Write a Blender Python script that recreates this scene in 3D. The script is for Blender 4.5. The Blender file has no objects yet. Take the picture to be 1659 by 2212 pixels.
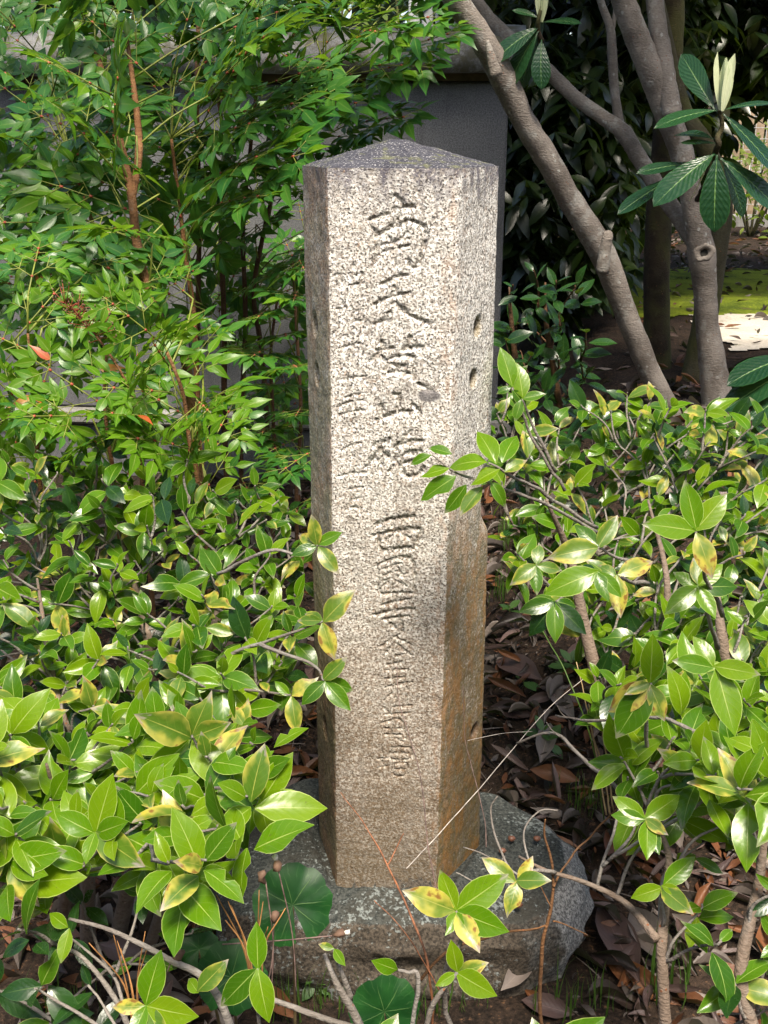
import bpy, math, random
import numpy as np
from mathutils import Vector, Matrix, noise as mnoise

# ------------------------------------------------------------------ camera, world, sun, exposure
S = bpy.context.scene
COL = S.collection
R = math.radians
CAM = Vector((0.1586, -1.631, 1.3429))
PITCH, YAW, ROLL = 0.3468, -0.103, -0.0009
FW = Vector((math.sin(YAW) * math.cos(PITCH), math.cos(YAW) * math.cos(PITCH), -math.sin(PITCH)))
RT = Vector((math.cos(YAW), -math.sin(YAW), 0))
UP = RT.cross(FW)
cam_d = bpy.data.cameras.new('camera')
cam_d.sensor_fit = 'VERTICAL'
cam_d.sensor_height = 34.61
cam_d.lens = 35
cam_d.clip_start = 0.02
cam_d.clip_end = 300
cam = bpy.data.objects.new('camera', cam_d)
COL.objects.link(cam)
cam.matrix_world = Matrix((
    (RT.x, UP.x, -FW.x, CAM.x), (RT.y, UP.y, -FW.y, CAM.y), (RT.z, UP.z, -FW.z, CAM.z), (0, 0, 0, 1)))
S.camera = cam

SUN_AZ, SUN_EL = R(163), R(62)            # azimuth measured from +y (view direction) towards +x
sun_dir = Vector((math.sin(SUN_AZ) * math.cos(SUN_EL), math.cos(SUN_AZ) * math.cos(SUN_EL), math.sin(SUN_EL)))
wd = bpy.data.worlds.new('World')
S.world = wd
wd.use_nodes = True
wn = wd.node_tree
wn.nodes.clear()
sky = wn.nodes.new('ShaderNodeTexSky')
sky.sky_type = 'NISHITA'
sky.sun_disc = False
sky.sun_elevation = SUN_EL
sky.sun_rotation = SUN_AZ
sky.air_density = 1.0
sky.dust_density = 2.5
sky.ozone_density = 0.6
bg = wn.nodes.new('ShaderNodeBackground')
bg.inputs['Strength'].default_value = 0.058
wo = wn.nodes.new('ShaderNodeOutputWorld')
wn.links.new(sky.outputs[0], bg.inputs['Color'])
wn.links.new(bg.outputs[0], wo.inputs['Surface'])
sd = bpy.data.lights.new('sun', 'SUN')
sd.energy = 1.5
sd.angle = R(14)
sd.color = (1.0, 0.94, 0.84)
sun = bpy.data.objects.new('sun', sd)
COL.objects.link(sun)
sun.location = (3, 3, 8)
sun.rotation_euler = sun_dir.to_track_quat('Z', 'Y').to_euler()

VS = S.view_settings
VS.view_transform = 'Standard'
VS.look = 'None'
VS.exposure = 2.45
VS.gamma = 1.0
VS.use_curve_mapping = False
try:
    VS.use_white_balance = True
    VS.white_balance_temperature = 6900
    VS.white_balance_tint = 10
except Exception:
    pass
S.cycles.max_bounces = 6
S.cycles.diffuse_bounces = 3
S.cycles.glossy_bounces = 2
S.cycles.transmission_bounces = 3
S.cycles.use_denoising = True

# ------------------------------------------------------------------ helpers
FPX = 35 / 34.61 * 2212.0        # focal length in the units of a 1659 x 2212 picture


def ray(px, py):
    return (FW * FPX + RT * (px - 829.5) + UP * (1106 - py)).normalized()


def at(px, py, Y):
    """the point of the plane y = Y seen at picture position px, py"""
    d = ray(px, py)
    return CAM + d * ((Y - CAM.y) / d.y)


def on_z(px, py, z):
    d = ray(px, py)
    return CAM + d * ((z - CAM.z) / d.z)


def sst(a, b, x):
    t = min(1, max(0, (x - a) / (b - a)))
    return t * t * (3 - 2 * t)


def gz(x, y):
    """height of the ground"""
    rise = 0.56 * sst(0.1, 2.5, y) * sst(-0.15, 0.8, x)
    left = 0.10 * sst(0.6, 2.6, y)
    bump = 0.018 * mnoise.noise((x * 2.3, y * 2.3, 3.1)) + 0.008 * mnoise.noise((x * 7, y * 7, 1.1))
    flat = 1 - 0.6 * sst(3.5, 5, y)
    return -0.17 + max(rise, left) + bump * flat


def on_ground(px, py):
    d = ray(px, py)
    t = 0.5
    while t < 60:
        p = CAM + d * t
        if p.z <= gz(p.x, p.y):
            return p
        t += 0.01
    return CAM + d * 60


def project(p):
    q = p - CAM
    z = q.dot(FW)
    if z < 0.05:
        return None
    return 829.5 + FPX * q.dot(RT) / z, 1106 - FPX * q.dot(UP) / z, z


def tag(o, label=None, cat=None, group=None, kind=None):
    if label: o['label'] = label
    if cat: o['category'] = cat
    if group: o['group'] = group
    if kind: o['kind'] = kind
    return o


def empty(name, loc, label, cat, group=None):
    o = bpy.data.objects.new(name, None)
    o.empty_display_size = 0.05
    COL.objects.link(o)
    o.location = loc
    return tag(o, label, cat, group)


def link_mesh(name, me, parent=None, M=None):
    o = bpy.data.objects.new(name, me)
    COL.objects.link(o)
    if parent is not None:
        o.parent = parent
        base = Matrix.Translation(-Vector(parent.location)) if parent.type == 'EMPTY' or parent.parent is None else Matrix()
        o.matrix_basis = base @ (M if M is not None else Matrix())
    elif M is not None:
        o.matrix_basis = M
    return o


def np_mesh(name, verts, quads, mats, uv=None, rnd=None, mat_idx=None, smooth=True):
    """verts (n,3), quads (m,4), uv per vertex (n,2)"""
    me = bpy.data.meshes.new(name)
    verts = np.asarray(verts, dtype=np.float32)
    quads = np.asarray(quads, dtype=np.int32)
    n, m = len(verts), len(quads)
    k = quads.shape[1]
    me.vertices.add(n)
    me.vertices.foreach_set('co', verts.ravel())
    me.loops.add(m * k)
    me.loops.foreach_set('vertex_index', quads.ravel())
    me.polygons.add(m)
    me.polygons.foreach_set('loop_start', np.arange(0, m * k, k, dtype=np.int32))
    if mat_idx is not None:
        me.polygons.foreach_set('material_index', np.asarray(mat_idx, dtype=np.int32))
    if smooth:
        me.polygons.foreach_set('use_smooth', np.ones(m, dtype=bool))
    if uv is not None:
        l = me.uv_layers.new(name='UVMap')
        l.data.foreach_set('uv', np.asarray(uv, dtype=np.float32)[quads.ravel()].ravel())
    if rnd is not None:
        a = me.attributes.new('rnd', 'FLOAT', 'POINT')
        a.data.foreach_set('value', np.asarray(rnd, dtype=np.float32))
    for mt in mats:
        me.materials.append(mt)
    me.update()
    me.validate()
    return me


class MB:
    """collects pieces into one mesh"""
    def __init__(self):
        self.v, self.f, self.n = [], [], 0

    def add(self, v, f):
        self.v.extend([tuple(p) for p in v])
        self.f.extend([tuple(i + self.n for i in q) for q in f])
        self.n += len(v)

    def box(self, x0, x1, y0, y1, z0, z1, bev=0.0):
        b = bev
        if b <= 0:
            v = [(x, y, z) for z in (z0, z1) for y in (y0, y1) for x in (x0, x1)]
            f = [(0, 2, 3, 1), (4, 5, 7, 6), (0, 1, 5, 4), (2, 6, 7, 3), (0, 4, 6, 2), (1, 3, 7, 5)]
            self.add(v, f)
            return
        rings = []
        def ring(xa, xb, ya, yb, z):
            c = b
            return [(xa + c, ya, z), (xb - c, ya, z), (xb, ya + c, z), (xb, yb - c, z), (xb - c, yb, z), (xa + c, yb, z), (xa, yb - c, z), (xa, ya + c, z)]
        rings = [ring(x0 + b, x1 - b, y0 + b, y1 - b, z0), ring(x0, x1, y0, y1, z0 + b), ring(x0, x1, y0, y1, z1 - b), ring(x0 + b, x1 - b, y0 + b, y1 - b, z1)]
        v = [p for r in rings for p in r]
        f = [(i * 8 + j, i * 8 + (j + 1) % 8, (i + 1) * 8 + (j + 1) % 8, (i + 1) * 8 + j) for i in range(3) for j in range(8)]
        f += [tuple(reversed(range(8))), tuple(range(24, 32))]
        self.add(v, f)

    def tube(self, pts, rad, sides=7, rough=0.0, seed=0, cap=True):
        pts = [Vector(p) for p in pts]
        rg = random.Random(seed)
        v, f = [], []
        n = len(pts)
        ref = None
        if rough >= .2:
            rr0 = max(rad) if hasattr(rad, '__len__') else rad
            off = seed * 1.7
            for i in range(1, n - 1):
                q = pts[i]
                pts[i] = q + Vector((mnoise.noise(q * 22 + Vector((off, 0, 0))), mnoise.noise(q * 22 + Vector((0, off, 5))), mnoise.noise(q * 22 + Vector((3, 0, off))))) * rr0 * 1.5
        for i, p in enumerate(pts):
            t = (pts[min(i + 1, n - 1)] - pts[max(i - 1, 0)])
            t = t.normalized() if t.length > 1e-9 else Vector((0, 0, 1))
            if ref is None:
                ref = t.orthogonal().normalized()
            ref = (ref - t * ref.dot(t))
            ref = ref.normalized() if ref.length > 1e-6 else t.orthogonal().normalized()
            b = t.cross(ref)
            r = rad[i] if hasattr(rad, '__len__') else rad
            for k in range(sides):
                a = 2 * math.pi * k / sides
                q = ref * math.cos(a) + b * math.sin(a)
                rr = r
                if rough:
                    rr *= 1 + rough * mnoise.noise((p + q * r) * (0.9 / max(r, 0.004)) + Vector((seed, 0, 0)))
                v.append(p + q * rr)
        for i in range(n - 1):
            for k in range(sides):
                f.append((i * sides + k, i * sides + (k + 1) % sides, (i + 1) * sides + (k + 1) % sides, (i + 1) * sides + k))
        if cap:
            f.append(tuple(reversed(range(sides))))
            f.append(tuple(range((n - 1) * sides, n * sides)))
        self.add(v, f)

    def build(self, name, mat, parent=None, smooth=True):
        me = bpy.data.meshes.new(name)
        me.from_pydata(self.v, [], self.f)
        for mt in (mat if isinstance(mat, (list, tuple)) else [mat]):
            me.materials.append(mt)
        if smooth:
            me.polygons.foreach_set('use_smooth', np.ones(len(me.polygons), dtype=bool))
        me.update()
        return link_mesh(name, me, parent)


def spline(pts, n=8):
    """Catmull-Rom through the points"""
    pts = [Vector(p) for p in pts]
    if len(pts) < 3:
        return [pts[0].lerp(pts[-1], i / n) for i in range(n + 1)]
    P = [pts[0] * 2 - pts[1]] + pts + [pts[-1] * 2 - pts[-2]]
    out = []
    for i in range(1, len(P) - 2):
        a, b, c, d = P[i - 1:i + 3]
        for k in range(n):
            t = k / n
            out.append(0.5 * ((2 * b) + (c - a) * t + (2 * a - 5 * b + 4 * c - d) * t * t + (3 * b - a - 3 * c + d) * t ** 3))
    out.append(pts[-1])
    return out


def interp(vals, n):
    xs = np.linspace(0, 1, len(vals))
    return list(np.interp(np.linspace(0, 1, n), xs, vals))


# ------------------------------------------------------------------ node helper and materials
class N:
    def __init__(self, name):
        self.m = bpy.data.materials.new(name)
        self.m.use_nodes = True
        self.t = self.m.node_tree
        self.t.nodes.clear()
        self.out = self.t.nodes.new('ShaderNodeOutputMaterial')

    def put(self, sock, val):
        if hasattr(val, 'is_output'):
            self.t.links.new(val, sock)
        elif val is not None:
            if isinstance(val, (tuple, list)) and sock.type == 'RGBA' and len(val) == 3:
                val = (*val, 1)
            sock.default_value = val

    def math(self, op, a, b=None, c=None, clamp=False):
        n = self.t.nodes.new('ShaderNodeMath')
        n.operation = op
        n.use_clamp = clamp
        for i, x in enumerate((a, b, c)):
            if x is not None:
                self.put(n.inputs[i], x)
        return n.outputs[0]

    def step(self, x, a, b, lo=0.0, hi=1.0):
        n = self.t.nodes.new('ShaderNodeMapRange')
        n.interpolation_type = 'SMOOTHSTEP'
        self.put(n.inputs[0], x)
        for i, val in enumerate((a, b, lo, hi)):
            self.put(n.inputs[i + 1], val)
        return n.outputs[0]

    def mix(self, f, a, b, mode='MIX'):
        n = self.t.nodes.new('ShaderNodeMix')
        n.data_type = 'RGBA'
        n.blend_type = mode
        self.put(n.inputs[0], f)
        self.put(n.inputs[6], a)
        self.put(n.inputs[7], b)
        return n.outputs[2]

    def coord(self, which='Object'):
        n = self.t.nodes.new('ShaderNodeTexCoord')
        return n.outputs[which]

    def geo(self):
        return self.t.nodes.new('ShaderNodeNewGeometry')

    def mapping(self, v, scale=(1, 1, 1), loc=(0, 0, 0)):
        n = self.t.nodes.new('ShaderNodeMapping')
        self.put(n.inputs[0], v)
        n.inputs['Scale'].default_value = scale
        self.put(n.inputs['Location'], loc)
        return n.outputs[0]

    def noise(self, v, scale, detail=3, rough=0.55, dist=0.0, col=False):
        n = self.t.nodes.new('ShaderNodeTexNoise')
        self.put(n.inputs['Vector'], v)
        self.put(n.inputs['Scale'], scale)
        n.inputs['Detail'].default_value = detail
        n.inputs['Roughness'].default_value = rough
        n.inputs['Distortion'].default_value = dist
        return n.outputs[1 if col else 0]

    def voronoi(self, v, scale, feature='F1', out=0, rand=1.0):
        n = self.t.nodes.new('ShaderNodeTexVoronoi')
        n.feature = feature
        self.put(n.inputs['Vector'], v)
        n.inputs['Scale'].default_value = scale
        n.inputs['Randomness'].default_value = rand
        return n.outputs[out]

    def sep(self, v):
        n = self.t.nodes.new('ShaderNodeSeparateXYZ')
        self.put(n.inputs[0], v)
        return n.outputs

    def comb(self, x, y, z):
        n = self.t.nodes.new('ShaderNodeCombineXYZ')
        for i, val in enumerate((x, y, z)):
            self.put(n.inputs[i], val)
        return n.outputs[0]

    def attr(self, name):
        n = self.t.nodes.new('ShaderNodeAttribute')
        n.attribute_name = name
        return n.outputs['Fac']

    def obj_random(self):
        return self.t.nodes.new('ShaderNodeObjectInfo').outputs['Random']

    def bump(self, h, strength=0.5, dist=0.002):
        n = self.t.nodes.new('ShaderNodeBump')
        self.put(n.inputs['Height'], h)
        n.inputs['Strength'].default_value = strength
        n.inputs['Distance'].default_value = dist
        return n.outputs[0]

    def principled(self, col, rough=0.7, spec=0.5, normal=None, **kw):
        n = self.t.nodes.new('ShaderNodeBsdfPrincipled')
        self.put(n.inputs['Base Color'], col)
        self.put(n.inputs['Roughness'], rough)
        self.put(n.inputs['Specular IOR Level'], spec)
        if normal is not None:
            self.put(n.inputs['Normal'], normal)
        for k, val in kw.items():
            self.put(n.inputs[k], val)
        return n.outputs[0]

    def finish(self, shader):
        self.t.links.new(shader, self.out.inputs['Surface'])
        return self.m

    def translucent(self, shader, col, fac):
        n = self.t.nodes.new('ShaderNodeBsdfTranslucent')
        self.put(n.inputs[0], col)
        mx = self.t.nodes.new('ShaderNodeMixShader')
        self.put(mx.inputs[0], fac)
        self.t.links.new(shader, mx.inputs[1])
        self.t.links.new(n.outputs[0], mx.inputs[2])
        return mx.outputs[0]


def leaf_random(n):
    r = n.math('ADD', n.obj_random(), n.attr('rnd'))
    return n.math('FRACT', r)


def leaf_material(name, dark, light, edge=None, rib=(0.35, 0.45, 0.10), rough=0.32, trans=0.25, veins=7.0, vein_amt=0.10, yellow=0.0,
                  spots=0.0, spec=0.5, bump=0.12, back=None, vein_h=0.16, rib_w=0.03, tip=1.1):
    dark, light, rib = [tuple(x * 0.66 for x in q) for q in (dark, light, rib)]
    edge = tuple(x * 0.7 for x in edge) if edge else None
    n = N(name)
    uv = n.sep(n.coord('UV'))
    u, v = uv[0], uv[1]
    r = leaf_random(n)
    off = n.math('ABSOLUTE', n.math('SUBTRACT', v, 0.5))
    posn = n.comb(n.math('ADD', u, n.math('MULTIPLY', r, 37.0)), n.math('MULTIPLY', v, 0.5), n.math('MULTIPLY', r, 13.0))
    mott = n.noise(posn, 4.0, 3)
    col = n.mix(n.math('ADD', n.math('MULTIPLY', r, 0.85), n.math('MULTIPLY', n.math('SUBTRACT', mott, 0.5), 0.5), clamp=True), dark, light)
    if yellow:
        patch = n.noise(posn, 2.6, 2)
        edge_t = n.math('ADD', n.math('MULTIPLY', off, 0.9), n.math('MULTIPLY', u, 0.45))
        yv = n.math('ADD', edge_t, n.math('MULTIPLY', n.math('SUBTRACT', patch, 0.5), 1.6))
        yv = n.math('ADD', yv, n.math('MULTIPLY', n.math('SUBTRACT', r, 0.5), 0.45))
        ym = n.math('MULTIPLY', n.step(yv, 0.50 - yellow, 1.05 - yellow), 0.92)
        col = n.mix(ym, col, n.mix(n.noise(posn, 5.0, 2), (0.46, 0.37, 0.030), (0.40, 0.38, 0.10)))
        br = n.step(n.math('MULTIPLY', n.noise(posn, 5.0, 4), ym), 0.39, 0.53)
        col = n.mix(n.math('MULTIPLY', br, .85), col, (0.17, 0.055, 0.016))
        tipm = n.step(n.math('ADD', u, n.math('MULTIPLY', n.math('SUBTRACT', n.noise(posn, 9.0, 2), 0.5), 0.5)), 0.80, 0.96)
        col = n.mix(n.math('MULTIPLY', tipm, 0.8), col, (0.25, 0.21, 0.19))
    if tip < 1:
        r2 = n.math('FRACT', n.math('MULTIPLY', r, 7.31))
        tm = n.step(n.math('ADD', u, n.math('MULTIPLY', n.math('SUBTRACT', n.noise(posn, 8.0, 3), 0.5), 0.35)), 0.84, 0.93)
        col = n.mix(n.math('MULTIPLY', n.math('MULTIPLY', tm, n.step(r2, tip - .35, tip)), 0.75), col, (0.20, 0.185, 0.135))
    if spots:
        sp = n.voronoi(n.comb(n.math('MULTIPLY', n.math('ADD', u, n.math('MULTIPLY', r, 31.0)), 1.0), n.math('MULTIPLY', v, 0.5), n.math('MULTIPLY', r, 9.0)), 13.0)
        sm = n.math('MULTIPLY', n.math('SUBTRACT', 1.0, n.step(sp, 0.07, 0.15)), n.step(n.noise(posn, 3.0, 1), 0.5, 0.6))
        col = n.mix(n.math('MULTIPLY', sm, spots), col, (0.07, 0.04, 0.015))
    wv = n.math('SINE', n.math('MULTIPLY', n.math('SUBTRACT', n.math('MULTIPLY', u, veins), n.math('MULTIPLY', off, veins * 0.55)), 6.2832))
    vm = n.math('MULTIPLY', n.step(wv, 0.86, 1.0), vein_amt)
    col = n.mix(vm, col, rib)
    rw = n.math('MULTIPLY', n.math('SUBTRACT', 1.15, u), rib_w)
    rm = n.math('SUBTRACT', 1.0, n.step(off, n.math('MULTIPLY', rw, 0.5), rw))
    col = n.mix(n.math('MULTIPLY', rm, 0.85), col, rib)
    if edge is not None:
        em = n.math('MULTIPLY', n.step(off, 0.462, 0.492), 0.62)
        col = n.mix(em, col, edge)
    if back is not None:
        col = n.mix(n.geo().outputs['Backfacing'], col, back)
    hgt = n.math('ADD', n.math('MULTIPLY', wv, vein_h), n.math('MULTIPLY', n.noise(posn, 9.0, 3), 1.6))
    hgt = n.math('SUBTRACT', hgt, n.math('MULTIPLY', rm, 1.0))
    nb = n.bump(hgt, bump, 0.0012)
    rr = n.math('ADD', rough - 0.06, n.math('MULTIPLY', n.noise(posn, 7.0, 3), 0.16))
    sh = n.principled(col, rr, spec, nb)
    tc = n.mix(0.5, col, (0.40, 0.70, 0.03), 'MIX')
    sh = n.translucent(sh, tc, trans)
    return n.finish(sh)


M = {}
LG = (0.40, 0.54, 0.12)
M['cam_leaf'] = leaf_material('camellia_leaf', (0.030, 0.115, 0.006), (0.105, 0.250, 0.010), edge=(0.60, 0.72, 0.20), rib=LG, rough=0.22, trans=0.28, spots=0.8, spec=.30, tip=.75)
M['cam_pale'] = leaf_material('camellia_pale_leaf', (0.100, 0.255, 0.006), (0.235, 0.375, 0.010), edge=(0.68, 0.80, 0.24), rib=(0.50, 0.62, 0.14), rough=0.23, trans=0.34, spots=0.8, spec=.30, tip=.8)
M['cam_shaded'] = leaf_material('camellia_shaded_leaf', (0.009, 0.042, 0.008), (0.024, 0.082, 0.013), edge=(0.07, 0.14, 0.04), rib=(0.09, 0.17, 0.04), rough=0.24, trans=0.10, spec=.4)  # camellia green darkened to carry the shade these leaves stand in
M['cam_yel'] = leaf_material('camellia_yellow_leaf', (0.08, 0.18, 0.015), (0.19, 0.28, 0.03), edge=(0.55, 0.50, 0.12), rib=(0.45, 0.45, 0.10), rough=0.34, trans=0.2, yellow=0.18, spots=0.8)
M['nan_leaf'] = leaf_material('nandina_leaf', (0.024, 0.130, 0.024), (0.085, 0.245, 0.030), edge=None, rib=(0.16, 0.30, 0.06), rough=0.30, spec=.32, trans=0.26, veins=6, vein_amt=0.1, rib_w=0.06)
M['nan_young_lit'] = leaf_material('nandina_young_lit_leaf', (0.075, 0.225, 0.010), (0.165, 0.340, 0.016), edge=None, rib=(0.30, 0.42, 0.09), rough=0.32, spec=.28, trans=0.32, veins=6, vein_amt=0.12, rib_w=0.06)  # young green, lightened further for the brighter skylight near the front
M['nan_red'] = leaf_material('nandina_red_leaf', (0.45, 0.22, 0.03), (0.55, 0.05, 0.03), rib=(0.5, 0.3, 0.05), rough=0.4, trans=0.2, veins=6, vein_amt=0.1, rib_w=0.05)
M['loquat'] = leaf_material('loquat_leaf', (0.008, 0.045, 0.020), (0.018, 0.075, 0.024), edge=(0.03, 0.12, 0.03), rib=(0.16, 0.30, 0.09), rough=0.27, spec=.36, trans=0.08, veins=11, vein_amt=0.12, back=(0.20, 0.25, 0.09), bump=0.4, vein_h=.5, rib_w=0.045)
M['loquat_bud'] = leaf_material('loquat_bud_leaf', (0.62, 0.70, 0.42), (0.78, 0.82, 0.54), rib=(0.40, 0.45, 0.22), rough=0.8, trans=0.15, veins=14, vein_amt=0.3, bump=0.5)
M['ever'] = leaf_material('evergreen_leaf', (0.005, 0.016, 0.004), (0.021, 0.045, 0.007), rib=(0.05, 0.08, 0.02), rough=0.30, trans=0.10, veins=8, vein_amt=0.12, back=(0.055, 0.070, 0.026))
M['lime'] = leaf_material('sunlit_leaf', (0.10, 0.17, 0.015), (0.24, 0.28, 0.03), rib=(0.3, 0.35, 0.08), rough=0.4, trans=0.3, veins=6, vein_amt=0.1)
M['hedge'] = leaf_material('hedge_leaf', (0.012, 0.035, 0.010), (0.04, 0.075, 0.016), rib=(0.06, 0.1, 0.03), rough=0.4, trans=0.08, veins=6, vein_amt=0.05)
M['grass'] = leaf_material('grass_blade', (0.05, 0.13, 0.015), (0.10, 0.20, 0.03), rib=(0.15, 0.25, 0.05), rough=0.5, trans=0.25, veins=1, vein_amt=0)
M['herb'] = leaf_material('herb_leaf', (0.03, 0.10, 0.015), (0.08, 0.18, 0.03), rib=(0.16, 0.28, 0.07), rough=0.45, trans=0.2, veins=6, vein_amt=0.15)
for nm, d, l in (('dead_a', (0.060, 0.034, 0.032), (0.190, 0.120, 0.105)), ('dead_b', (0.10, 0.034, 0.015), (0.27, 0.105, 0.040)),
                 ('dead_c', (0.105, 0.085, 0.076), (0.33, 0.265, 0.225)), ('dead_d', (0.020, 0.013, 0.011), (0.060, 0.036, 0.026))):
    M[nm] = leaf_material('litter_' + nm, d, l, rib=tuple(c * 1.25 for c in l), rough=0.5, trans=0.05, veins=9, vein_amt=0.10, bump=0.5, spots=0.6, rib_w=.02)


def bark(name, a, b, lich=(0.42, 0.43, 0.40), lich_amt=0.5, green=0.0, ring=0.35):
    a, b, lich = [tuple(x * 0.68 for x in q) for q in (a, b, lich)]
    n = N(name)
    c = n.coord('Object')
    big = n.noise(c, 9, 4)
    fine = n.noise(n.mapping(c, (1, 1, 2.2)), 120, 4)
    rings = n.noise(n.mapping(c, (5, 5, 60)), 2.2, 3)
    col = n.mix(n.step(n.math('ADD', n.math('MULTIPLY', big, 0.65), n.math('MULTIPLY', fine, 0.35)), 0.34, 0.66), a, b)
    col = n.mix(n.math('MULTIPLY', n.step(rings, 0.60, 0.72), ring), col, tuple(x * 0.45 for x in a))
    vor = n.voronoi(n.mapping(c, (1, 1, 0.75)), 46, out=0)
    spot = n.math('MULTIPLY', n.math('SUBTRACT', 1, n.step(n.math('ADD', vor, n.math('MULTIPLY', n.noise(c, 190, 2), 0.25)), 0.28, 0.42)), n.step(n.noise(c, 13, 2), 0.52, 0.62))
    col = n.mix(n.math('MULTIPLY', spot, lich_amt), col, lich)
    pat = n.math('MULTIPLY', n.step(n.math('ADD', n.math('MULTIPLY', n.noise(c, 20, 4, .65), .7), n.math('MULTIPLY', n.noise(c, 5, 2), .3)), .54, .60), .55)
    col = n.mix(n.math('MULTIPLY', pat, lich_amt), col, tuple(x * .82 for x in lich))
    rust = n.math('SUBTRACT', 1, n.step(n.voronoi(c, 75, out=0), 0.10, 0.17))
    col = n.mix(n.math('MULTIPLY', rust, n.step(n.noise(c, 16, 1), 0.5, 0.6)), col, (0.20, 0.075, 0.035))
    if green:
        col = n.mix(n.math('MULTIPLY', n.step(n.noise(c, 6, 3), 0.42, 0.62), green), col, (0.075, 0.080, 0.020))
    h = n.math('ADD', n.math('MULTIPLY', fine, 0.7), n.math('ADD', n.math('MULTIPLY', rings, 0.22), n.math('MULTIPLY', big, 1.2)))
    return n.finish(n.principled(col, 0.85, 0.25, n.bump(h, 0.9, 0.006)))


M['bark'] = bark('loquat_bark', (0.180, 0.152, 0.130), (0.375, 0.328, 0.288), lich=(0.62, 0.62, 0.58), lich_amt=0.65)
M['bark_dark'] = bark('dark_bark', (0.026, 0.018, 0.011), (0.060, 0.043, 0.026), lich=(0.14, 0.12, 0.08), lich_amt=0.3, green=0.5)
M['bark_olive'] = bark('olive_bark', (0.070, 0.058, 0.030), (0.120, 0.105, 0.058), lich=(0.2, 0.2, 0.15), lich_amt=0.3, green=0.6)
M['stem'] = bark('camellia_stem', (0.16, 0.115, 0.085), (0.30, 0.225, 0.175), lich_amt=0.25, ring=0.1)
M['twig'] = bark('grey_twig', (0.17, 0.145, 0.125), (0.36, 0.325, 0.29), lich_amt=0.4, ring=0.1)
M['twig_brown'] = bark('brown_twig', (0.12, 0.060, 0.028), (0.26, 0.125, 0.055), lich_amt=0.1, ring=0.2)
M['cane'] = bark('nandina_cane', (0.17, 0.070, 0.026), (0.36, 0.185, 0.080), lich=(0.3, 0.26, 0.2), lich_amt=0.35, ring=0.5)
M['cane_dark'] = bark('dark_nandina_cane', (0.085, 0.042, 0.020), (0.18, 0.095, 0.046), lich_amt=0.1, ring=0.4)


def plain(name, col, rough=0.7, var=0.25, scale=30, spec=0.4, bump=0.3, dist=0.002):
    n = N(name)
    c = n.coord('Object')
    f = n.noise(c, scale, 4)
    cc = n.mix(n.step(f, 0.3, 0.7), tuple(x * (1 - var) for x in col), tuple(min(1, x * (1 + var)) for x in col))
    return n.finish(n.principled(cc, rough, spec, n.bump(f, bump, dist)))


M['rachis'] = plain('nandina_rachis', (0.17, 0.20, 0.035), 0.5)
M['rachis_red'] = plain('nandina_red_joint', (0.28, 0.055, 0.03), 0.5)
M['straw'] = plain('dry_straw', (0.42, 0.30, 0.16), 0.8)
M['straw_red'] = plain('rusty_straw', (0.36, 0.17, 0.06), 0.8)
M['white_twig'] = plain('bleached_twig', (0.40, 0.36, 0.33), 0.7, .4, 60)
M['purple_twig'] = plain('purple_twig', (0.13, 0.085, 0.075), 0.7, .5, 80)
M['red_twig'] = plain('red_twig', (0.19, 0.075, 0.035), 0.6, .5, 80)
M['seed'] = plain('seed_head', (0.13, 0.075, 0.05), 0.8)
M['fluff'] = plain('seed_fluff', (0.55, 0.50, 0.44), 0.9, .4, 300)
M['nut'] = plain('nut_shell', (0.16, 0.07, 0.045), 0.4)
M['rope'] = plain('old_paint_white', (0.78, 0.80, 0.80), 0.6, 0.08, 6)
M['verm'] = plain('vermilion_paint', (0.50, 0.075, 0.02), 0.5, 0.2, 8)
M['wood'] = plain('weathered_wood', (0.30, 0.22, 0.145), 0.8, 0.3, 14)
M['wood_dark'] = plain('dark_wood', (0.07, 0.055, 0.04), 0.8, 0.3, 14)
M['wire'] = plain('galvanised_wire', (0.45, 0.45, 0.44), 0.45, 0.1)


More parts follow.
